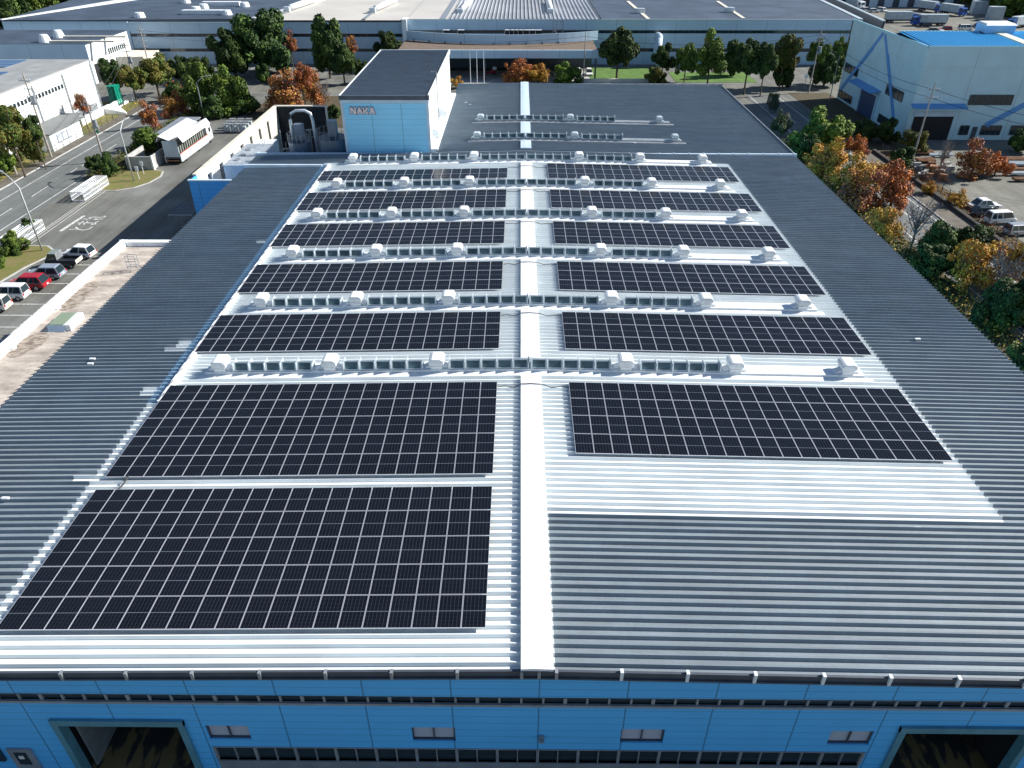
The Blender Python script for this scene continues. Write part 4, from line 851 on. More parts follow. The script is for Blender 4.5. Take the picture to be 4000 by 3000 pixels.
# background, left to right
g='woodland trees beyond the far factory'
tree('dark',-20,-40,110,80,262,'dark evergreen tree in the top left corner, behind the factory roof',group=g)
tree('mid',85,-45,205,55,275,'lighter green tree in the top left corner, beside the darkest evergreen',group=g)
tree('dark',175,-60,330,38,285,'dark tree top behind the white roof edge, right of the corner trees',group=g)
tree('dark',-30,45,75,120,235,'low dark tree at the left edge, behind the second warehouse',group=g)
tree('dark',320,-80,450,20,300,'farthest dark tree crown above the white roof edge at the top left',group=g)
T=[('dark',835,120,975,300,176,'broad dark evergreen left of the tallest one, before the far factory'),
('dark',930,78,1130,300,182,'tallest dark evergreen of the left pair, before the far factory'),
('dark',1205,85,1345,290,176,'tall dark evergreen directly behind the tower, left of it'),
('dark',1280,160,1390,300,168,'dark evergreen just left of the tower roof, right of the tall one'),
('dark',1472,132,1556,215,186,'small dark evergreen above the far left corner of the tower roof'),
('redmaple',1105,135,1160,205,188,'purple-red tree half hidden behind the tallest dark evergreen'),
('redmaple',1345,150,1395,210,188,'purple-red tree top right of the evergreen behind the tower'),
('dark',1000,260,1060,330,170,'low dark tree under the tallest evergreen of the pair'),
('redmaple',1025,300,1190,445,133,'broad red maple behind the plant yard, largest of the red ones'),
('redorange',1140,255,1215,350,142,'upright orange-red maple rising behind the broad red maple'),
('redmaple',1180,290,1262,420,136,'red maple right of the broad one, beside the tower'),
('bare',1240,330,1300,430,134,'thin nearly bare tree just left of the tower'),
('dark',1275,410,1330,470,118,'dark round tree tucked against the left side of the tower'),
('dark',1385,245,1440,330,160,'dark tree crown behind the left edge of the tower roof'),
('dark',385,238,470,335,152,'dark green tree behind the stack of green pallets'),
('olive',460,262,560,350,150,'olive green tree in the middle of the left row'),
('olive',530,228,672,345,156,'large olive and yellow tree right of the slanting pole'),
('dark',665,225,760,320,162,'dark green tree in the back row, right of the olive ones'),
('dark',745,232,830,330,164,'dark green tree in the back row, nearest the big evergreens'),
('mid',718,262,838,440,140,'tall fresh green tree behind the street lamp near the wing truck'),
('mid',835,290,965,448,139,'wide fresh green tree right of the street lamp near the truck'),
('dark',780,380,880,470,134,'low dark tree under the fresh green pair'),
('dark',900,380,1010,455,140,'dark tree between the green pair and the red maples'),
('dark',640,330,720,400,146,'dark tree between olive tree and the fresh green one'),
('redorange',658,318,722,378,137,'orange maple left of the fresh green trees'),
('redmaple',672,368,745,450,131,'small red maple just in front of the fresh green trees'),
('redmaple',625,385,700,460,128,'sparse red tree over the road edge, middle of three'),
('redmaple',548,408,628,505,121,'sparse red tree over the road edge, nearest to the camera'),
('olive',-30,425,95,590,97,'big brown-olive tree at the left edge'),
('olive',55,480,165,645,95,'big olive tree beside the gate hut, right of the brownish one'),
('dark',90,460,165,560,101,'dark green tree behind the big olive tree by the hut'),
('bright',-40,580,45,690,88,'bright green tree cut off by the left edge'),
('redorange',1970,242,2075,330,163,'orange tree behind the far roof edge, left of the pair by the ridge'),
('orange',2050,255,2150,330,163,'orange-brown tree behind the far roof edge, right of the pair'),
('yellow',1762,300,1812,348,150,'small yellow-orange tree between tower and far roof'),
('dark',2345,118,2488,265,172,'large dark conical tree standing on the lawn'),
('dark',2556,180,2628,275,174,'dark tree right of the pale curved duct'),
('mid',2642,182,2722,285,172,'slim green tree on the lawn, left of the taller one'),
('mid',2722,147,2835,285,168,'tall green tree on the lawn with two stems'),
('dark',2818,170,2910,300,160,'dark tree at the road bend, left of the broad one'),
('dark',2870,160,2985,300,158,'broad dark tree at the road bend beyond the far roof corner'),
('dark',2950,180,3035,300,156,'dark tree behind the road, right of the broad one'),
('olive',3015,145,3120,280,164,'green tree left of the slanting pole by the right warehouse'),
('dark',3020,240,3110,345,160,'dark tree below the green one, left of the slanting pole'),
('mid',3165,160,3235,250,166,'green tree immediately right of the slanting pole'),
('dark',3170,205,3292,340,160,'dark tree against the left wall of the right warehouse'),
('mid',3255,160,3312,230,168,'small green tree crown in front of the warehouse corner'),
('grey',2995,362,3050,440,128,'grey-green bushy tree at the far right roof corner, upper one'),
('grey',3010,430,3090,530,121,'grey-green bushy tree at the far right roof corner, lower one'),
('bright',3105,442,3285,610,112,'bright green round tree by the right side of the far roof'),
('dark',3100,540,3200,640,106,'dark shaded tree under the bright green round tree'),
('orange',3145,560,3300,700,98,'orange-brown tree touching the right roof edge, farthest of the orange row'),
('redorange',3310,530,3395,615,107,'small orange tree standing over the road, left of the warehouse'),
('yellow',3270,640,3440,770,92,'golden tree over the right roof edge, second of the orange row'),
('redorange',3405,690,3568,860,84,'fiery red-orange tree, brightest of the row'),
('redmaple',3265,700,3430,860,82,'reddish brown twiggy tree under the fiery red-orange one'),
('yellow',3400,830,3520,960,72,'yellow shrubby tree hugging the right roof edge'),
('bare',3480,860,3640,1060,68,'grey bare tree leaning over the right roof edge'),
('dark',3580,940,3720,1075,66,'dark green tree over the right road, left of its twin'),
('dark',3680,960,3835,1090,66,'dark green tree over the right road, right of its twin'),
('orange',3670,1040,3850,1240,57,'twiggy orange tree, left one of the near pair at the right'),
('yellow',3820,1030,4020,1230,57,'golden twiggy tree cut by the right edge, right one of the near pair'),
('bare',3790,1080,3980,1270,54,'bare branching tree in front of the golden near tree'),
('dark',3800,1210,3960,1400,47,'big dark tree at the lower right, left half'),
('dark',3920,1150,4110,1420,47,'big dark tree cut by the right edge below the golden one'),
('dark',3930,1370,4090,1520,38,'lowest dark tree at the right edge'),
('dark',3530,1090,3690,1200,60,'dark scrubby tree against the roof edge below the bare tree'),
('redmaple',3715,645,3860,770,98,'round red maple with a dark side beside the parked white sedan'),
('redorange',3830,655,3925,750,99,'red maple spreading right of the round one'),
('bare',3640,590,3700,740,97,'bare grey tree left of the round red maple'),
('olive',3530,515,3622,600,106,'yellow-green tree in front of the warehouse doorway'),
('dark',3480,585,3570,665,103,'dark scrubby tree at the foot of the yellow-green one'),
('dark',3340,470,3420,560,118,'dark tree at the foot of the right warehouse, in full shade'),
('dark',3420,480,3500,570,118,'second dark shaded tree at the foot of the right warehouse'),
('mid',3850,-30,3960,60,300,'light green tree in the top right corner, left one'),
('mid',3930,-60,4060,75,292,'light green tree in the top right corner, cut by the edge'),
('dark',3760,-60,3880,30,315,'dark tree behind the top right trucks'),
('dark',3950,505,4040,600,108,'dark tree at the right edge before the warehouse windows')]
for k,u0,v0,u1,v1,yb,lab in T: tree(k,u0,v0,u1,v1,yb,lab)
for k,u0,v0,u1,v1,yb,lab in [('mid',520,512,645,592,113,'green shrub mound left of the open wing truck'),
('dark',355,650,415,712,100,'dark round shrub by the road, left one of the pair under the pole'),
('dark',395,632,465,725,97,'dark round shrub by the road, right one of the pair under the pole'),
('dark',108,912,168,975,73,'dark shrub between lamp post and white gate'),
('mid',25,965,115,1045,66,'round green shrub on the near grass island'),
('mid',-30,1010,20,1068,61,'green shrub cut by the left edge on the near grass island'),
('dark',640,495,690,540,118,'small dark shrub under the sparse red trees'),
('mid',2165,258,2262,328,163,'green shrub right of the orange trees by the ridge'),
('olive',2515,268,2598,335,150,'round dark green shrub behind the far roof edge on the right'),
('yellow',3600,712,3655,765,89,'small yellow-green shrub beside the right fence'),
('yellow',3690,790,3770,850,84,'yellow shrub under the round red maple'),
('mid',3500,610,3545,660,99,'small green shrub right of the fence corner pole'),
('redmaple',285,375,345,440,127,'small reddish shrub in front of the white warehouse wall'),
('mid',1000,470,1060,520,110,'green shrub behind the tall louvre screen'),
('dark',1085,425,1180,500,112,'dark shrub mass behind the tall louvre screen')]: shrub(k,u0,v0,u1,v1,yb,lab)
# fallen scrub along the right roof edge
def scatter(name,x0,x1,y0,y1,n,s_,mats,label,cat,z=.06,hz=1.0,seed=5):
    R_=random.Random(seed); mb=MB()
    for i in range(n):
        p=Vector((R_.uniform(x0,x1),R_.uniform(y0,y1),z+hz*R_.random()**2)); a=Vector((R_.gauss(0,1),R_.gauss(0,1),R_.gauss(0,.6))).normalized(); b=a.cross(Vector((R_.random(),R_.random(),1))).normalized(); q=s_*R_.uniform(.5,1.4)
        mb.quad(p-a*q,p-b*q*.6,p+a*q,p+b*q*.6,m=R_.randrange(len(mats)))
    o=mb.obj(name,mats); o['kind']='stuff'; o['label']=label; o['category']=cat
scatter('undergrowth',47,51,40,118,9000,.16,[L_MID,L_OLI,L_DARK,L_YEL],'mixed low undergrowth between the right roof edge and the road','undergrowth',hz=1.6)
scatter('leaf_litter',63.2,66,60,112,2500,.12,[L_OLI,L_RO,L_YEL],'fallen leaves and weeds along the right fence','leaf litter',hz=.4,seed=6)
scatter('weeds',-95,-84.8,60,150,5000,.14,[L_OLI,L_YEL,L_MID],'dry grass and weeds beside the left pavement','grass',hz=.35,seed=7)
scatter('hedge_growth',-72.2,-66.5,97,140,7000,.15,[L_MID,L_OLI,L_DARK],'low growth between the left road and the drive','undergrowth',hz=.9,seed=8)
# ------------------------------------------------------------------ poles, lamps, wires
def pole(u,v,ut,vt,lab,arms=2,trans=False,r=.17):
    b=at(u,v); h=min(15,hgt(ut,vt,b.x,b.y)); t=thing('utility_pole',lab,'utility pole',(b.x,b.y,0))
    MB().tube([(b.x,b.y,0),(b.x,b.y,h)],r,10,r2=r*.6).obj('pole',POLE,t)
    for i in range(arms):
        z=h-1.2-i*1.3; MB().box(b.x-1.0,b.x+1.0,b.y-.2,b.y-.1,z,z+.12).obj('cross_arm',GREY,t)
        for s_ in (-.9,-.45,.45,.9): MB().tube([(b.x+s_,b.y-.15,z+.12),(b.x+s_,b.y-.15,z+.38)],.05,6).obj('insulator',TRIMW,t)
    if trans:
        MB().tube([(b.x+.5,b.y-.2,h-4.6),(b.x+.5,b.y-.2,h-3.5)],.33,12).obj('transformer',GREY,t); MB().box(b.x-.2,b.x+.9,b.y-.35,b.y-.05,h-5.0,h-4.6).obj('bracket',GREY,t)
    return Vector((b.x,b.y,h))
p1=pole(445/2.212,1360/2.212,178/2.212,635/2.212,'tall utility pole with a transformer between the hut and the white warehouse wall',3,True,.2)
p2=pole(905/2.212,1400/2.212,715/2.212,845/2.212,'utility pole with a green plate standing by the left road beside the grass island',2,True,.2)
p3=pole(145/2.212,1510/2.212,0,1130/2.212,'utility pole at the left edge in front of the bright green tree',1)
p4=pole(1305/2.212,635/2.212,1200/2.212,220/2.212,'slanting-looking utility pole with many arms before the far factory, left background',4)
p5=pole(1185/2.212,790/2.212,1055/2.212,345/2.212,'utility pole among the dark trees right of the green pallets',2,True)
p6=pole(3000+1230/2.212,1440/2.212,3000+1460/2.212,710/2.212,'tall utility pole in front of the right warehouse doorway',2)
p7=pole(3000+350/2.212,800/2.212,3000+475/2.212,255/2.212,'utility pole with transformer left of the right warehouse',2,True)
p8=pole(2000+615/2.212,720/2.212,2000+638/2.212,270/2.212,'single bare utility pole between the green shrub and the lawn',0)
p9=pole(1470,216,1460,113,'utility pole rising beside the far left corner of the tower roof',2)
p10=pole(3000+530/2.212,870/2.212,3000+620/2.212,480/2.212,'short thin pole close to the left wall of the right warehouse',0,False,.1)
b=p2; MB().box(b.x+.2,b.x+.7,b.y-.25,b.y-.2,5,5.5).obj('pole_plate',PALLET,base=(b.x,b.y,5),label='small green number plate on the pole beside the left road',category='plate')
def wire(a,b,sag,lab,cat='wire',r=.035):
    pts=[]; 
    for i in range(13):
        t_=i/12; p=a.lerp(b,t_); p.z-=sag*4*t_*(1-t_); pts.append(p)
    MB().tube(pts,r,5).obj('overhead_wire',WIRE,base=tuple(a),label=lab,category=cat,group='overhead wires')
V=Vector
for k,dz in enumerate((1.1,2.4)):
    n=('upper','lower')[k]
    wire(p1-V((0,0,dz)),p2-V((0,0,dz)),.6,n+' wire between the transformer pole by the hut and the green-plate pole')
    wire(p2-V((0,0,dz)),p5-V((0,0,dz)),1.0,n+' wire from the green-plate pole to the pole among the dark trees')
    wire(p3-V((0,0,dz)),p1-V((0,0,dz+2)),.4,n+' wire from the left edge pole to the pole by the hut')
    wire(p5-V((0,0,dz)),p4-V((0,0,dz)),.8,n+' wire between the two poles in the left background')
    wire(p4-V((0,0,dz)),p9-V((0,0,dz)),1.5,n+' wire along the far factory from the many-armed pole to the tower pole')
    wire(p9-V((0,0,dz)),p8-V((0,0,dz)),1.8,n+' wire in front of the curved screen, ending at the bare pole')
    wire(p8-V((0,0,dz)),p7-V((0,0,dz)),2.0,n+' wire from the bare pole across the lawn trees to the right warehouse')
    wire(p7-V((0,0,dz)),p6-V((0,0,dz)),1.4,n+' wire crossing the braced left wall of the right warehouse')
    wire(p6-V((0,0,dz)),V((96,84,11-dz)),1.4,n+' wire from the doorway pole towards the right edge')
LAMPP=mat('lamp_post_paint',(.42,.44,.44),.5)
def lamp(x,y,h,arm,lab):
    t=thing('street_lamp',lab,'street lamp',(x,y,0),'curved grey street lamps')
    dx,dy=arm; L=math.hypot(dx,dy); pts=[(x,y,0),(x,y,h-1.2)]+[(x+dx*s_,y+dy*s_,h-1.2+1.2*math.sin(s_*math.pi/2)) for s_ in (.15,.35,.6,.85,1.)]
    MB().tube(pts,.11,8,r2=.05).obj('pole',LAMPP,t,smooth=True)
    e=pts[-1]; MB().box(e[0]-.15,e[0]+.65,e[1]-.14,e[1]+.14,e[2]-.08,e[2]+.08,rot=math.atan2(dy,dx),piv=(e[0],e[1])).obj('lamp_head',GREY,t,bevel=.04)
lamp(-63.0,94.6,9.0,(-.4,3.0),'street lamp on the grass island near the wing truck')
lamp(-65.4,133.3,8.6,(2.2,.6),'street lamp before the fresh green trees, behind the truck')
lamp(-62.7,66.6,9.6,(-3.2,2.6),'street lamp on the near island by the parked cars')
for i,u in enumerate((1855,1912,1971)):
    b=at(1000+u/2.212,722/2.212); t=thing('flagpole','slim white flagpole before the entrance canopy, %s of three'%('left','middle','right')[i],'flagpole',(b.x,b.y,0),'flagpoles by the entrance')
    MB().tube([(b.x,b.y,0),(b.x,b.y,7.2)],.09,8,r2=.05).obj('pole',TRIMW,t); MB().tube([(b.x,b.y,7.2),(b.x,b.y,7.35)],.1,8).obj('finial',ALU,t)
# ------------------------------------------------------------------ vehicles
def ring(pts): return pts
def car(root,L,W,H,col,kind_='hatch'):
    """front towards +x"""
    hb={'hatch':.50,'sedan':.48,'van':.52,'suv':.52,'kei':.52}[kind_]*H; x0,x1=-L/2,L/2
    prof={'hatch':[(x0,.3),(x0-.0,.75*hb),(x0+.06,hb),(x1-.55*L*.45,hb*1.02),(x1-.18,hb*.86),(x1,hb*.62),(x1,.32)],
          'sedan':[(x0,.3),(x0,.7*hb),(x0+.1,hb*1.0),(x1-.3*L,hb*1.0),(x1-.15,hb*.80),(x1,hb*.55),(x1,.3)],
          'van':[(x0,.3),(x0,.8*hb),(x0+.03,hb),(x1-.20*L,hb*1.05),(x1-.08,hb*.85),(x1,hb*.6),(x1,.32)],
          'suv':[(x0,.36),(x0,.75*hb),(x0+.06,hb),(x1-.27*L,hb*1.04),(x1-.12,hb*.9),(x1,hb*.62),(x1,.36)],
          'kei':[(x0,.3),(x0,.8*hb),(x0+.03,hb),(x1-.16*L,hb*1.05),(x1-.06,hb*.85),(x1,hb*.6),(x1,.32)]}[kind_]
    MB().extr([(a,b) for a,b in prof],'y',-W/2,W/2).obj('body',col,root,bevel=.09,smooth=False)
    g={'hatch':(x0+.12,x1-.26*L,x0+.42,x1-.45*L),'sedan':(x0+.16*L,x1-.25*L,x0+.30*L,x1-.42*L),'van':(x0+.06,x1-.10*L,x0+.2,x1-.24*L),'suv':(x0+.10,x1-.25*L,x0+.5,x1-.40*L),'kei':(x0+.05,x1-.10*L,x0+.16,x1-.24*L)}[kind_]
    a,b,c,d=g; wi=W/2-.06; wt=W/2-.22
    MB().hexa([(a,-wi,hb-.02),(b,-wi,hb-.02),(b,wi,hb-.02),(a,wi,hb-.02),(c,-wt,H-.09),(d,-wt,H-.09),(d,wt,H-.09),(c,wt,H-.09)]).obj('windows',GLASS,root,bevel=.03)
    MB().hexa([(c-.05,-wt-.03,H-.10),(d+.05,-wt-.03,H-.10),(d+.05,wt+.03,H-.10),(c-.05,wt+.03,H-.10),(c+.1,-wt+.08,H),(d-.1,-wt+.08,H),(d-.1,wt-.08,H),(c+.1,wt-.08,H)]).obj('roof',col,root,bevel=.05)
    def pil(xb,xt,wd):
        for s_ in (-1,1):
            q=MB(); y0,y1=s_*(wi+.012),s_*(wt+.012); e=s_*.04
            q.hexa([(xb-wd/2,y0,hb-.03),(xb+wd/2,y0,hb-.03),(xb+wd/2,y0-e,hb-.03),(xb-wd/2,y0-e,hb-.03),(xt-wd/2,y1,H-.1),(xt+wd/2,y1,H-.1),(xt+wd/2,y1-e,H-.1),(xt-wd/2,y1-e,H-.1)]).obj('pillar',col,root)
    pil(a+.06,c+.04,.16); pil(b-.05,d-.03,.1); pil((a+b)/2,(c+d)/2,.1)
    if kind_ in('van','suv'): pil(a+(b-a)*.27,c+(d-c)*.25,.1)
    r=.31 if kind_!='suv' else .35
    for xx in (x0+.2*L,x1-.19*L):
        for s_ in (-1,1):
            yy=s_*(W/2-.1); wl=MB().tube([(xx,yy-.11,r),(xx,yy+.11,r)],r,16).obj('wheel',TYRE,root); MB().tube([(xx,yy+s_*.11,r),(xx,yy+s_*.125,r)],r*.6,12).obj('rim',RIM,wl)
    for s_ in (-1,1):
        yy=s_*(W/2-.28); MB().box(x1-.10,x1+.02,yy-.17,yy+.17,hb*.62,hb*.80).obj('headlight',LAMPW,root); MB().box(x0-.02,x0+.08,s_*(W/2-.16)-.1,s_*(W/2-.16)+.1,hb*.72,hb*.98).obj('tail_light',LAMPR,root)
        MB().box(b-.35,b-.2,s_*(W/2+.0),s_*(W/2+.14),hb+.0,hb+.13).obj('mirror',col,root)
    MB().box(x0-.03,x0,-.17,.17,.5,.66).obj('number_plate',PLATE if kind_=='kei' else PLATEW,root)
def place_car(u,v,L,W,H,col,kind_,rz,label,name='parked_car',cat='car',group=None,z=0.,xy=None):
    p=xy or at(u,v); root=thing(name,label,cat,(0,0,0),group); car(root,L,W,H,col,kind_); root.location=(p[0],p[1],z); root.rotation_euler=(0,0,rz); return root
PI=math.pi
cg='cars parked beside the annex'
place_car(0,0,3.95,1.65,1.6,CW,'hatch',PI-.12,'white hatchback parked farthest from the camera beside the annex',group=cg,xy=(-56.9,64.9))
place_car(0,0,4.5,1.75,1.55,CS,'hatch',PI,'silver-blue hatchback between the dark pickup and the red car',group=cg,xy=(-58.0,58.8))
place_car(0,0,4.6,1.82,1.68,CR,'suv',PI,'dark red car between the silver-blue hatchback and white kei van',group=cg,xy=(-58.4,55.9))
place_car(0,0,3.7,1.6,1.75,CW,'kei',PI,'boxy white small car beside the red one',group=cg,xy=(-58.8,53.2))
place_car(0,0,3.7,1.6,1.7,CC,'kei',PI,'cream small car cut by the left edge',group=cg,xy=(-59.3,50.4))
# dark kei pickup
def pickup(x,y,rz,lab):
    t=thing('pickup_truck',lab,'pickup truck',(0,0,0),cg)
    MB().extr([(.35,.4),(.35,1.0),(.5,1.05),(1.55,1.05),(1.72,.95),(1.75,.4)],'y',-.72,.72).obj('body',CK,t,bevel=.05)
    MB().hexa([(.38,-.68,1.04),(1.58,-.68,1.04),(1.58,.68,1.04),(.38,.68,1.04),(.48,-.6,1.68),(1.2,-.6,1.68),(1.2,.6,1.68),(.48,.6,1.68)]).obj('cab_windows',GLASS,t)
    MB().box(.42,1.25,-.64,.64,1.66,1.76).obj('cab_roof',mat('pickup_roof',(.20,.25,.23),.35),t,bevel=.05)
    MB().box(-1.7,.33,-.72,.72,.55,.68).box(-1.7,.33,-.72,-.67,.68,.98).box(-1.7,.33,.67,.72,.68,.98).obj('load_bed',CK,t); MB().box(-1.76,-1.7,-.72,.72,.6,1.0).obj('tailgate',CC,t)
    MB().box(.3,.36,-.66,.66,1.0,1.8).obj('rear_guard',GREY,t)
    for xx in (-1.05,1.15):
        for s_ in (-1,1): wl=MB().tube([(xx,s_*.62-.08,.27),(xx,s_*.62+.08,.27)],.27,14).obj('wheel',TYRE,t); MB().tube([(xx,s_*.71,.27),(xx,s_*.72,.27)],.15,10).obj('rim',RIM,wl)
    MB().box(-1.79,-1.76,-.16,.16,.7,.86).obj('number_plate',PLATE,t)
    t.location=(x,y,0); t.rotation_euler=(0,0,rz); t.scale=(1.12,1.12,1.1)
pickup(-57.3,62.0,PI,'dark small pickup with pale tailgate between white hatchback and silver-blue car')
cg2='cars parked in the right yard'
place_car(0,0,4.7,1.8,1.42,CW,'sedan',.1,'white sedan under the red maple in the right yard',group=cg2,xy=(at(3839,812).x,at(3839,812).y))
place_car(0,0,4.3,1.75,1.45,CK,'hatch',.1,'black car between the white sedan and the white kei van',group=cg2,xy=(at(3850,842).x,at(3850,842).y))
place_car(0,0,4.1,1.6,1.85,CW,'van',.12,'white boxy van third in the right yard row',group=cg2,xy=(at(3900,872).x,at(3900,872).y))
place_car(0,0,4.6,1.78,1.6,CG,'van',.12,'silver minivan cut by the right edge in the right yard row',group=cg2,xy=(at(3985,915).x,at(3985,915).y))
# shaded cars under canopy
for k,u in enumerate((95,280,370,455,540,630)):
    p=at(2000+u/2.212,560/2.212); place_car(0,0,4.0,1.7,1.55,(CK,CW,CW,CG,CW,CW)[k],('hatch','van','hatch','hatch','van','hatch')[k],-PI/2,'%s car in the shaded row under the entrance canopy, %s from the left'%(('black','white','white','silver','white','white')[k],ORD[k]),group='cars under the canopy',xy=(p.x,180.5))
t=thing('motor_scooter','dark red motor scooter with a white box before the entrance','scooter',(0,0,0))
MB().extr([(-.9,.35),(-.9,.8),(-.3,.85),(0,.45),(.45,.45),(.75,1.05),(.85,1.0),(.7,.3)],'y',-.2,.2).obj('body',CR,t,bevel=.05); MB().box(-1.1,-.55,-.25,.25,.9,1.35).obj('top_box',CW,t,bevel=.04); MB().box(-.55,.05,-.16,.16,.83,.95).obj('seat',CK,t,bevel=.03)
for xx in (-.65,.8): MB().tube([(xx,-.07,.28),(xx,.07,.28)],.28,14).obj('wheel',TYRE,t)
MB().tube([(.75,-.4,1.15),(.72,0,1.1),(.75,.4,1.15)],.04,6).obj('handlebar',DGREY,t)
p=at(1912,293); t.location=(p.x,p.y,.03); t.rotation_euler=(0,0,PI*.95); t.scale=(1.7,1.7,1.5)
# trucks
def boxtruck(p,rz,L,lab,cab=CB,box=CBOX,H=3.7,group='box trucks in the far yard',name='box_truck'):
    t=thing(name,lab,'truck',(0,0,0),group); 
    MB().box(-L/2,L/2-2.3,-1.22,1.22,1.15,H).obj('cargo_box',box,t,bevel=.04)
    q=MB(); 
    MB().extr([(L/2-2.1,.7),(L/2-2.1,2.9),(L/2-1.6,3.05),(L/2-.35,2.9),(L/2,1.7),(L/2,.5),(L/2-2.1,.5)][::-1],'y',-1.18,1.18).obj('cab',cab,t,bevel=.06)
    MB().hexa([(L/2-.3,-1.0,1.75),(L/2+.02,-1.0,1.75),(L/2+.02,1.0,1.75),(L/2-.3,1.0,1.75),(L/2-.5,-1.0,2.6),(L/2-.3,-1.0,2.72),(L/2-.3,1.0,2.72),(L/2-.5,1.0,2.6)]).obj('windscreen',GLASS,t)
    MB().box(L/2-1.5,L/2-.6,-1.2,1.2,1.8,2.5).obj('side_window',GLASS,t)
    MB().box(-L/2,L/2-.2,-.5,.5,.6,1.1).obj('chassis',DGREY,t)
    for xx in (-L/2+1.2,-L/2+2.3,L/2-1.2):
        for s_ in (-1,1): wl=MB().tube([(xx,s_*1.0-.15,.5),(xx,s_*1.0+.15,.5)],.5,16).obj('wheel',TYRE,t); MB().tube([(xx,s_*1.16,.5),(xx,s_*1.17,.5)],.28,10).obj('rim',RIM,wl)
    for s_ in (-1,1): MB().box(L/2-.02,L/2+.04,s_*.85-.2,s_*.85+.2,.75,.95).obj('headlight',LAMPW,t)
    t.location=p; t.rotation_euler=(0,0,rz); return t
def P3(x,y): a=at(3000+x/2.212,y/2.212); return (a.x,a.y,z1)
boxtruck(P3(1140,195),.03,11.5,'white-box truck parked sideways, nearest to the long gallery roof')
t=boxtruck(P3(1380,222),.0+PI,12,'long pale box truck with dark script on its side, parked sideways')
a=Vector(t.location)
sc_=MB(); q=-1.24; pts=[(-1.6,2.75),(-1.1,3.1),(-.9,2.8),(-.5,3.05),(-.2,2.85),(.3,3.1),(.5,2.85),(1.2,3.0)]
o=MB().tube([(2.9+x_,1.25,z_) for x_,z_ in pts],.06,5).obj('script_mark',DGREY); o.parent=t
boxtruck(P3(1390,100),-1.15,10.5,'blue-cab box truck seen at an angle behind the scripted one, left of two')
boxtruck(P3(1590,130),-1.2,11,'blue-cab box truck facing the camera, right of two')
boxtruck(P3(745,75),-1.15,8.5,'white van-like box truck at the top behind the factory gallery',cab=CW)
boxtruck(P3(2160,240),PI+.5,12,'large truck cut by the right edge, half shaded')
boxtruck(P3(1015,50),-1.3,6.5,'small blue and white truck in front of the depot doors',H=3.0)
place_car(0,0,4.6,1.75,1.9,CW,'van',.0,'white van with a dark rear half between the far trucks and the blue roof',group='cars in the far yard',xy=P3(1700,262)[:2],z=0)
cols=[(845,98,CW,'suv','white car left of three behind the gallery roof'),(910,108,CW,'suv','white car in the middle of three behind the gallery roof'),(980,100,CW,'van','white van right of three behind the gallery roof'),
(1525,268,CR,'hatch','dark red car below the scripted truck'),(1400,285,CK,'hatch','black car just left of the dark red one in the far yard'),(1490,302,CW,'sedan','white car partly hidden behind the blue roof edge'),(1800,240,CK,'hatch','dark car just right of the white van in the far yard'),(1900,240,CK,'suv','dark green-black car, second right of the white van'),(1940,285,CG,'sedan','silver sedan behind the roof vent box'),(1350,235,CK,'van','dark van under the front end of the scripted truck')]
for x_,y_,c_,k_,l_ in cols: p=P3(x_,y_); place_car(0,0,4.4,1.75,1.55,c_,k_,random.choice((0,PI,-1.2)),l_,group='cars in the far yard',xy=(p[0],p[1]),z=z1)
for k,(x_,y_,l_) in enumerate(((1805,120,'grey shipping container at the top right, farther of two'),(1945,175,'grey shipping container at the top right, nearer of two'))):
    p=P3(x_,y_); t=thing('storage_container',l_,'container',(p[0],p[1],0),'grey containers'); MB().box(p[0]-2.6,p[0]+2.6,p[1]-1.3,p[1]+1.3,0,4.6).obj('shell',CBOX,t); q=MB()
    for i in range(12): q.box(p[0]-2.5+i*.44,p[0]-2.4+i*.44,p[1]-1.36,p[1]-1.3,.1,4.5)
    q.obj('ribs',GREY,t)
# gull-wing truck
t=thing('wing_truck','white truck with both side wings raised, being loaded on the left drive','truck',(0,0,0))
L=15.2; W2=1.3
MB().box(-L/2,L/2-2.6,-W2,W2,1.05,1.3).obj('load_floor',DGREY,t)
MB().box(-L/2,-L/2+.12,-W2,W2,1.3,4.0).box(-L/2-.03,-L/2,-.03,.03,1.3,3.9).box(-L/2-.03,-L/2,-.62,-.58,1.3,3.9).box(-L/2-.03,-L/2,.58,.62,1.3,3.9).obj('rear_doors',CBOX,t)
MB().box(L/2-2.7,L/2-2.6,-W2,W2,1.3,4.0).obj('front_bulkhead',CW,t)
MB().box(-L/2,L/2-2.6,-.15,.15,3.95,4.1).obj('roof_beam',CW,t)
for s_ in (-1,1):
    P=[(.1,4.1),(1.75,4.75),(2.35,3.75),(2.3,3.72),(1.72,4.66),(.1,4.02)]
    poly_=[(s_*a_,b_) for a_,b_ in P]; poly_=poly_ if s_<0 else poly_[::-1]
    MB().extr(poly_,'x',-L/2+.02,L/2-2.65).obj('wing',CW,t)
MB().box(-L/2,L/2-2.6,W2+.02,W2+.1,.3,1.5).obj('side_gate',CW,t)
MB().box(-L/2,L/2-2.6,-W2-.12,-W2-.02,.45,1.9).obj('side_gate',CBOX,t); MB().box(-L/2,L/2-2.6,-W2-.14,-W2-.01,1.78,1.9).obj('red_stripe',mat('faded_red',(.45,.12,.07),.5),t)
q=MB()
for i in range(13): q.box(-L/2+.5+i*.9,-L/2+.95+i*.9,-1.0,.9,1.3,3.0)
q.obj('cargo',mat('cargo_cartons',(.20,.22,.20),.8,noise=.4,nscale=.8),t)
MB().extr([(L/2-2.3,.5),(L/2-2.3,3.3),(L/2-1.8,3.6),(L/2-.5,3.1),(L/2-.05,1.9),(L/2,.5)][::-1],'y',-1.25,1.25).obj('cab',CW,t,bevel=.08)
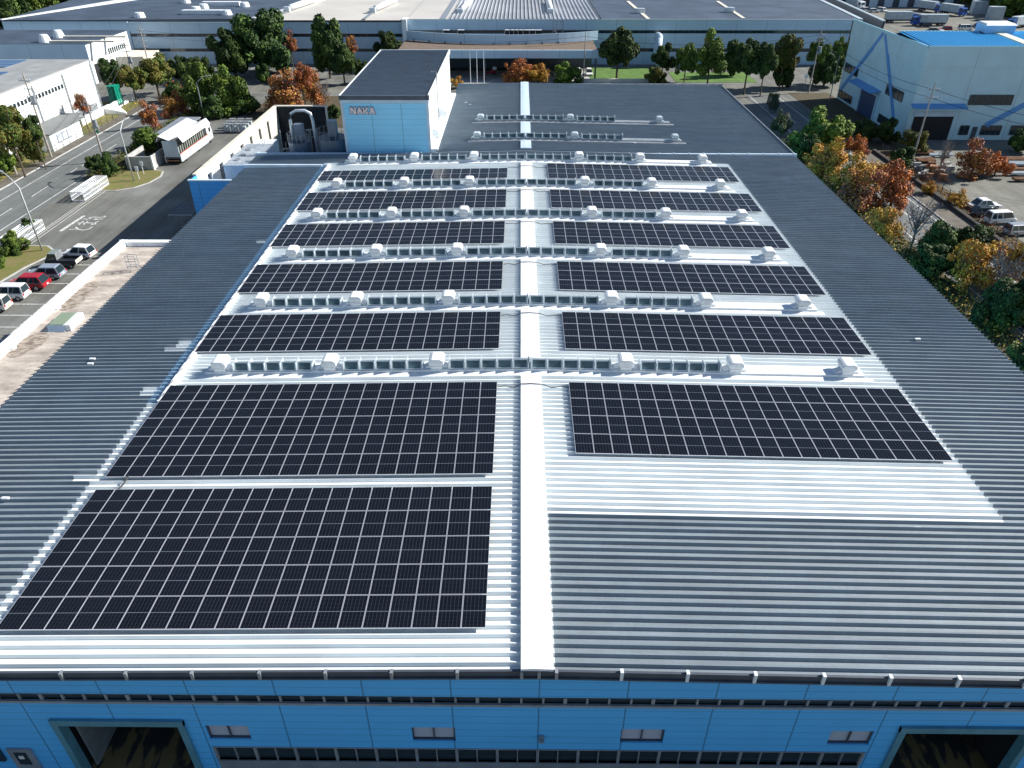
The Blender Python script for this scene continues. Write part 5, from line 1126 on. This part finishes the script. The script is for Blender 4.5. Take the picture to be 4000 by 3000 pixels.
MB().box(L/2-1.6,L/2-.7,-1.27,1.27,1.9,2.7).obj('side_window',GLASS,t); MB().hexa([(L/2-.2,-1.1,1.95),(L/2+.02,-1.1,1.95),(L/2+.02,1.1,1.95),(L/2-.2,1.1,1.95),(L/2-.6,-1.1,2.9),(L/2-.42,-1.1,3.0),(L/2-.42,1.1,3.0),(L/2-.6,1.1,2.9)]).obj('windscreen',GLASS,t)
for xx in (-L/2+1.4,-L/2+2.6,0.8,L/2-1.3):
    for s_ in (-1,1): wl=MB().tube([(xx,s_*1.05-.16,.52),(xx,s_*1.05+.16,.52)],.52,16).obj('wheel',TYRE,t); MB().tube([(xx,s_*1.22,.52),(xx,s_*1.23,.52)],.3,10).obj('rim',RIM,wl)
MB().box(-L/2-.1,-L/2,-1.2,1.2,.6,.8).obj('rear_bumper',RUST,t)
t.location=(-59.9,111.3,0); t.rotation_euler=(0,0,PI/2-.02)
# loading-side shed roof beside the truck, low wall enclosure
t=thing('cycle_shelter','flat grey shelter roof just left of the wing truck','shelter',(-65,117,0))
MB().box(-66.2,-62.2,111.5,124,2.9,3.05).obj('roof',GREY,t); 
for x in (-66,-62.4):
    for yy in (111.8,117.8,123.7): MB().tube([(x,yy,0),(x,yy,2.9)],.07,6).obj('post',GREY,t)
t=thing('block_enclosure','pale grey block wall enclosure beside the grass island','wall',(-64.5,103,0))
MB().box(-66.8,-62.4,100.7,100.95,0,2.2).obj('front_wall',CONC,t); MB().box(-62.65,-62.4,100.95,107.5,0,2.2).obj('side_wall',CONC,t); MB().box(-66.8,-66.55,100.95,107.5,0,2.2).obj('side_wall',CONC,t); MB().box(-62.35,-62.1,100.4,100.9,0,2.4).obj('gate_post',TRIMW,t)
MB().box(-65.8,-64.6,102.4,103.8,0,1.3).obj('equipment_cabinet',TRIMW,base=(-65.2,103,0),label='small white cabinet inside the block enclosure',category='cabinet')
for k,(u,v) in enumerate(((545,703),(563,682))):
    b=at(u,v); t=thing('signpost','short white signpost on the grass island, %s one'%('nearer','farther')[k],'sign',(b.x,b.y,0),'small island signposts'); MB().tube([(b.x,b.y,0),(b.x,b.y,2.0)],.05,6).obj('post',TRIMW,t); MB().box(b.x-.25,b.x+.25,b.y-.03,b.y+.03,1.5,2.2).obj('board',TRIMW,t)
# carts behind the truck
for k in range(9):
    x=-57.8+(k%3)*1.6; yy=124.5+(k//3)*1.9; t=thing('roll_cart','grey wheeled cage cart behind the truck, row %s, %s from the left'%(ORD[k//3],ORD[k%3]),'cart',(x,yy,0),'cage carts behind the truck')
    MB().box(x-.6,x+.6,yy-.5,yy+.5,.2,.35).obj('deck',GREY,t); q=MB()
    for a_,b_ in ((-.6,-.5),(.55,-.5),(-.6,.45),(.55,.45),(0,-.5),(0,.45)): q.box(x+a_,x+a_+.05,yy+b_,yy+b_+.05,.35,1.7)
    q.box(x-.6,x+.6,yy-.5,yy+.5,1.62,1.7).obj('cage',GREY,t); MB().box(x-.5,x+.5,yy-.4,yy+.4,.36,1.2).obj('load',CBOX,t)
# white sliding gates
def gate(x,y0,y1,lab,w_=2.0,h=1.5):
    t=thing('sliding_gate',lab,'gate',(x,(y0+y1)/2,0),'white sliding gates')
    for xx in (x-w_/2,x+w_/2):
        q=MB().box(xx-.05,xx+.05,y0,y1,h-.12,h).box(xx-.05,xx+.05,y0,y1,.15,.3).box(xx-.04,xx+.04,y0,y1,h*.5,h*.5+.07)
        n=int((y1-y0)/.28)
        for i in range(n+1): yy=y0+(y1-y0)*i/n; q.box(xx-.03,xx+.03,yy-.035,yy+.035,.2,h-.05)
        q.obj('side_panel',TRIMW,t)
    q=MB()
    for yy in (y0,(y0*2+y1)/3,(y0+y1*2)/3,y1): q.box(x-w_/2,x+w_/2,yy-.05,yy+.05,h-.12,h-.01).box(x-w_/2,x+w_/2,yy-.05,yy+.05,.12,.24)
    for i in range(4): q.box(x-w_/2+.3+i*.4,x-w_/2+.36+i*.4,y0,y1,h-.1,h-.04)
    q.obj('cross_frame',TRIMW,t)
gate(-67.3,85.2,93.0,'white sliding gate parked beside the drive, farther of the two',1.9)
gate(-67.3,67.3,74.0,'white sliding gate behind the near lamp post, nearer of the two',1.9)
def fence(name,x0,y0,x1,y1,h,step,lab,mat_=DGREY,rails=3,mesh=False):
    t=thing(name,lab,'fence',((x0+x1)/2,(y0+y1)/2,0)); L=math.hypot(x1-x0,y1-y0); n=max(1,int(L/step)); P=[V((x0,y0,0)).lerp(V((x1,y1,0)),i/n) for i in range(n+1)]
    for p in P: MB().tube([tuple(p),(p.x,p.y,h)],.045,6).obj('post',mat_,t)
    q=MB()
    for k in range(rails): z=h*(k+1)/rails-.05; q.tube([(x0,y0,z),(x1,y1,z)],.025,4)
    if mesh:
        m_=int(L/.5)
        for i in range(m_): a=V((x0,y0,0)).lerp(V((x1,y1,0)),i/m_); q.tube([(a.x,a.y,.1),(a.x,a.y,h)],.012,3)
    q.obj('rails',mat_,t)
fence('rail_fence',-69,40,-69,66,1.1,2.2,'dark rail fence on the near left island running to the gate',rails=4,mesh=True)
fence('road_fence',-84.4,104,-84.4,136,1.2,2.4,'thin dark fence in front of the hut along the left pavement',rails=2)
fence('wire_fence',64.2,69,64.2,112,1.6,2.2,'dark wire mesh fence between the right road and the yard',rails=4,mesh=True)
MB().box(62.6,63.2,60,112,0,.55).obj('retaining_wall',mat('dark_retaining_wall',(.05,.045,.04),.9,noise=.3),base=(62.9,86,0),label='dark low retaining wall beside the right pavement',category='wall')
MB().box(-88.5,-88.2,143.4,152.5,0,1.5).obj('site_wall',TRIMW,base=(-89,148,0),label='white wall block at the corner beside the green pallets',category='wall')
MB().hexa([(-88.4,138.4,0),(-83.9,138.4,0),(-83.9,138.7,0),(-88.4,143.4,0),(-88.4,138.4,1.3),(-83.9,138.4,.4),(-83.9,138.7,.4),(-88.4,143.4,1.6)]).obj('ramp_wall',TRIMW,base=(-86,140,0),label='sloping white ramp wall end by the left pavement',category='wall')
# lawn edging
struct(MB().box(14,31,171.0,171.5,-.1,.9),'lawn_edge_wall',CREAM)
# stack of green pallets
def pallet(x,y,z,lab):
    t=thing('plastic_pallet',lab,'pallet',(x,y,z),'stack of green pallets')
    MB().box(x-.9,x+.9,y-1.2,y+1.2,z+.14,z+.2).obj('deck',PALLET,t); q=MB()
    for a_ in (-.85,-.1,.65):
        for b_ in (-1.15,-.15,.85): q.box(x+a_,x+a_+.2,y+b_,y+b_+.3,z,z+.14)
    q.obj('feet',PALLET,t)
b=at(965/2.212+15,925/2.212)
PN=['lowest']+['%s from the bottom'%o for o in ORD[1:13]]+['topmost']
for k in range(14): pallet(-88.9,145.6,.7+k*.27,'green plastic pallet by the white warehouse, %s in its stack'%PN[k])
MB().box(-89.8,-88.0,144.4,146.8,.45,.7).box(-89.7,-89.5,144.5,144.7,0,.45).box(-88.3,-88.1,144.5,144.7,0,.45).box(-89.7,-89.5,146.5,146.7,0,.45).box(-88.3,-88.1,146.5,146.7,0,.45).obj('pallet_table',DGREY,base=(-88.9,145.6,0),label='dark low stand carrying the stack of green pallets',category='stand')
# steel stock in the right yard
def beam_stack(x,y,n,L,mat_,lab,z=.3):
    t=thing('steel_bundle',lab,'steel beams',(x,y,0),'steel stock in the right yard')
    for i in range(n): MB().box(x,x+L,y+i*.34,y+i*.34+.26,z+.0,z+.3+.1*(i%2)).obj('beam',mat_,t)
    for s_ in (.15,.8): MB().box(x+L*s_,x+L*s_+.2,y-.1,y+n*.34,0,z).obj('bearer',DGREY,t)
def R4(x,y): a=at(3000+x/2.212,y/2.212,.3); return a.x,a.y
for (x_,y_,n,L,m_,l_) in ((1930,1390,4,6,RUST,'rusty steel bundle at the back of the right yard, farthest'),(1985,1430,4,7,CBOX,'pale steel bundle second in the right yard pile'),(2030,1475,3,7,RUST,'rusty steel bundle third in the right yard pile'),(2090,1510,3,7,CBOX,'pale steel bundle fourth in the right yard pile'),(2130,1560,3,7,RUST,'rusty steel bundle nearest in the right yard pile'),
   (1290,1330,4,3,RUST,'short rusty steel bundle left of the bare grey tree'),(1400,1350,2,4,CBOX,'short pale steel bundle behind the bare grey tree'),(1300,1400,5,3,RUST,'dark rusty scrap bundle nearest the fence corner')):
    a,b=R4(x_,y_); beam_stack(a,b,n,L,m_,l_)
random.seed(9)
for k in range(10):
    a,b=R4(1250+k*32,1440+(k%4)*38); MB().box(a,a+random.uniform(1,2.2),b,b+random.uniform(.6,1.4),0,random.uniform(.3,1.1),rot=random.uniform(-.6,.6)).box(a+.2,a+1.4,b+.2,b+.6,.2,random.uniform(.9,1.3),rot=random.uniform(-.6,.6)).obj('scrap_pile',random.choice((RUST,DGREY,CONC)),base=(a,b,0),label='small heap of dark scrap in the right yard near the fence, %s from the left'%ORD[k],category='scrap',group='scrap heaps')
t=thing('yard_sign','round road sign on a post at the road bend beyond the right trees','road sign',(0,0,0)); b=at(3000+310/2.212,770/2.212)
MB().tube([(0,0,0),(0,0,2.8)],.06,6).obj('post',GREY,t); MB().tube([(0,-.05,2.9),(0,.0,2.9)],.5,16).obj('disc',TRIMW,t); t.location=(b.x,b.y,0)
# low garden wall across the far right road
MB().box(52,64,150,150.4,0,1.1).obj('boundary_wall',CONC,base=(58,150,0),label='low grey boundary wall at the end of the right road',category='wall') if False else None
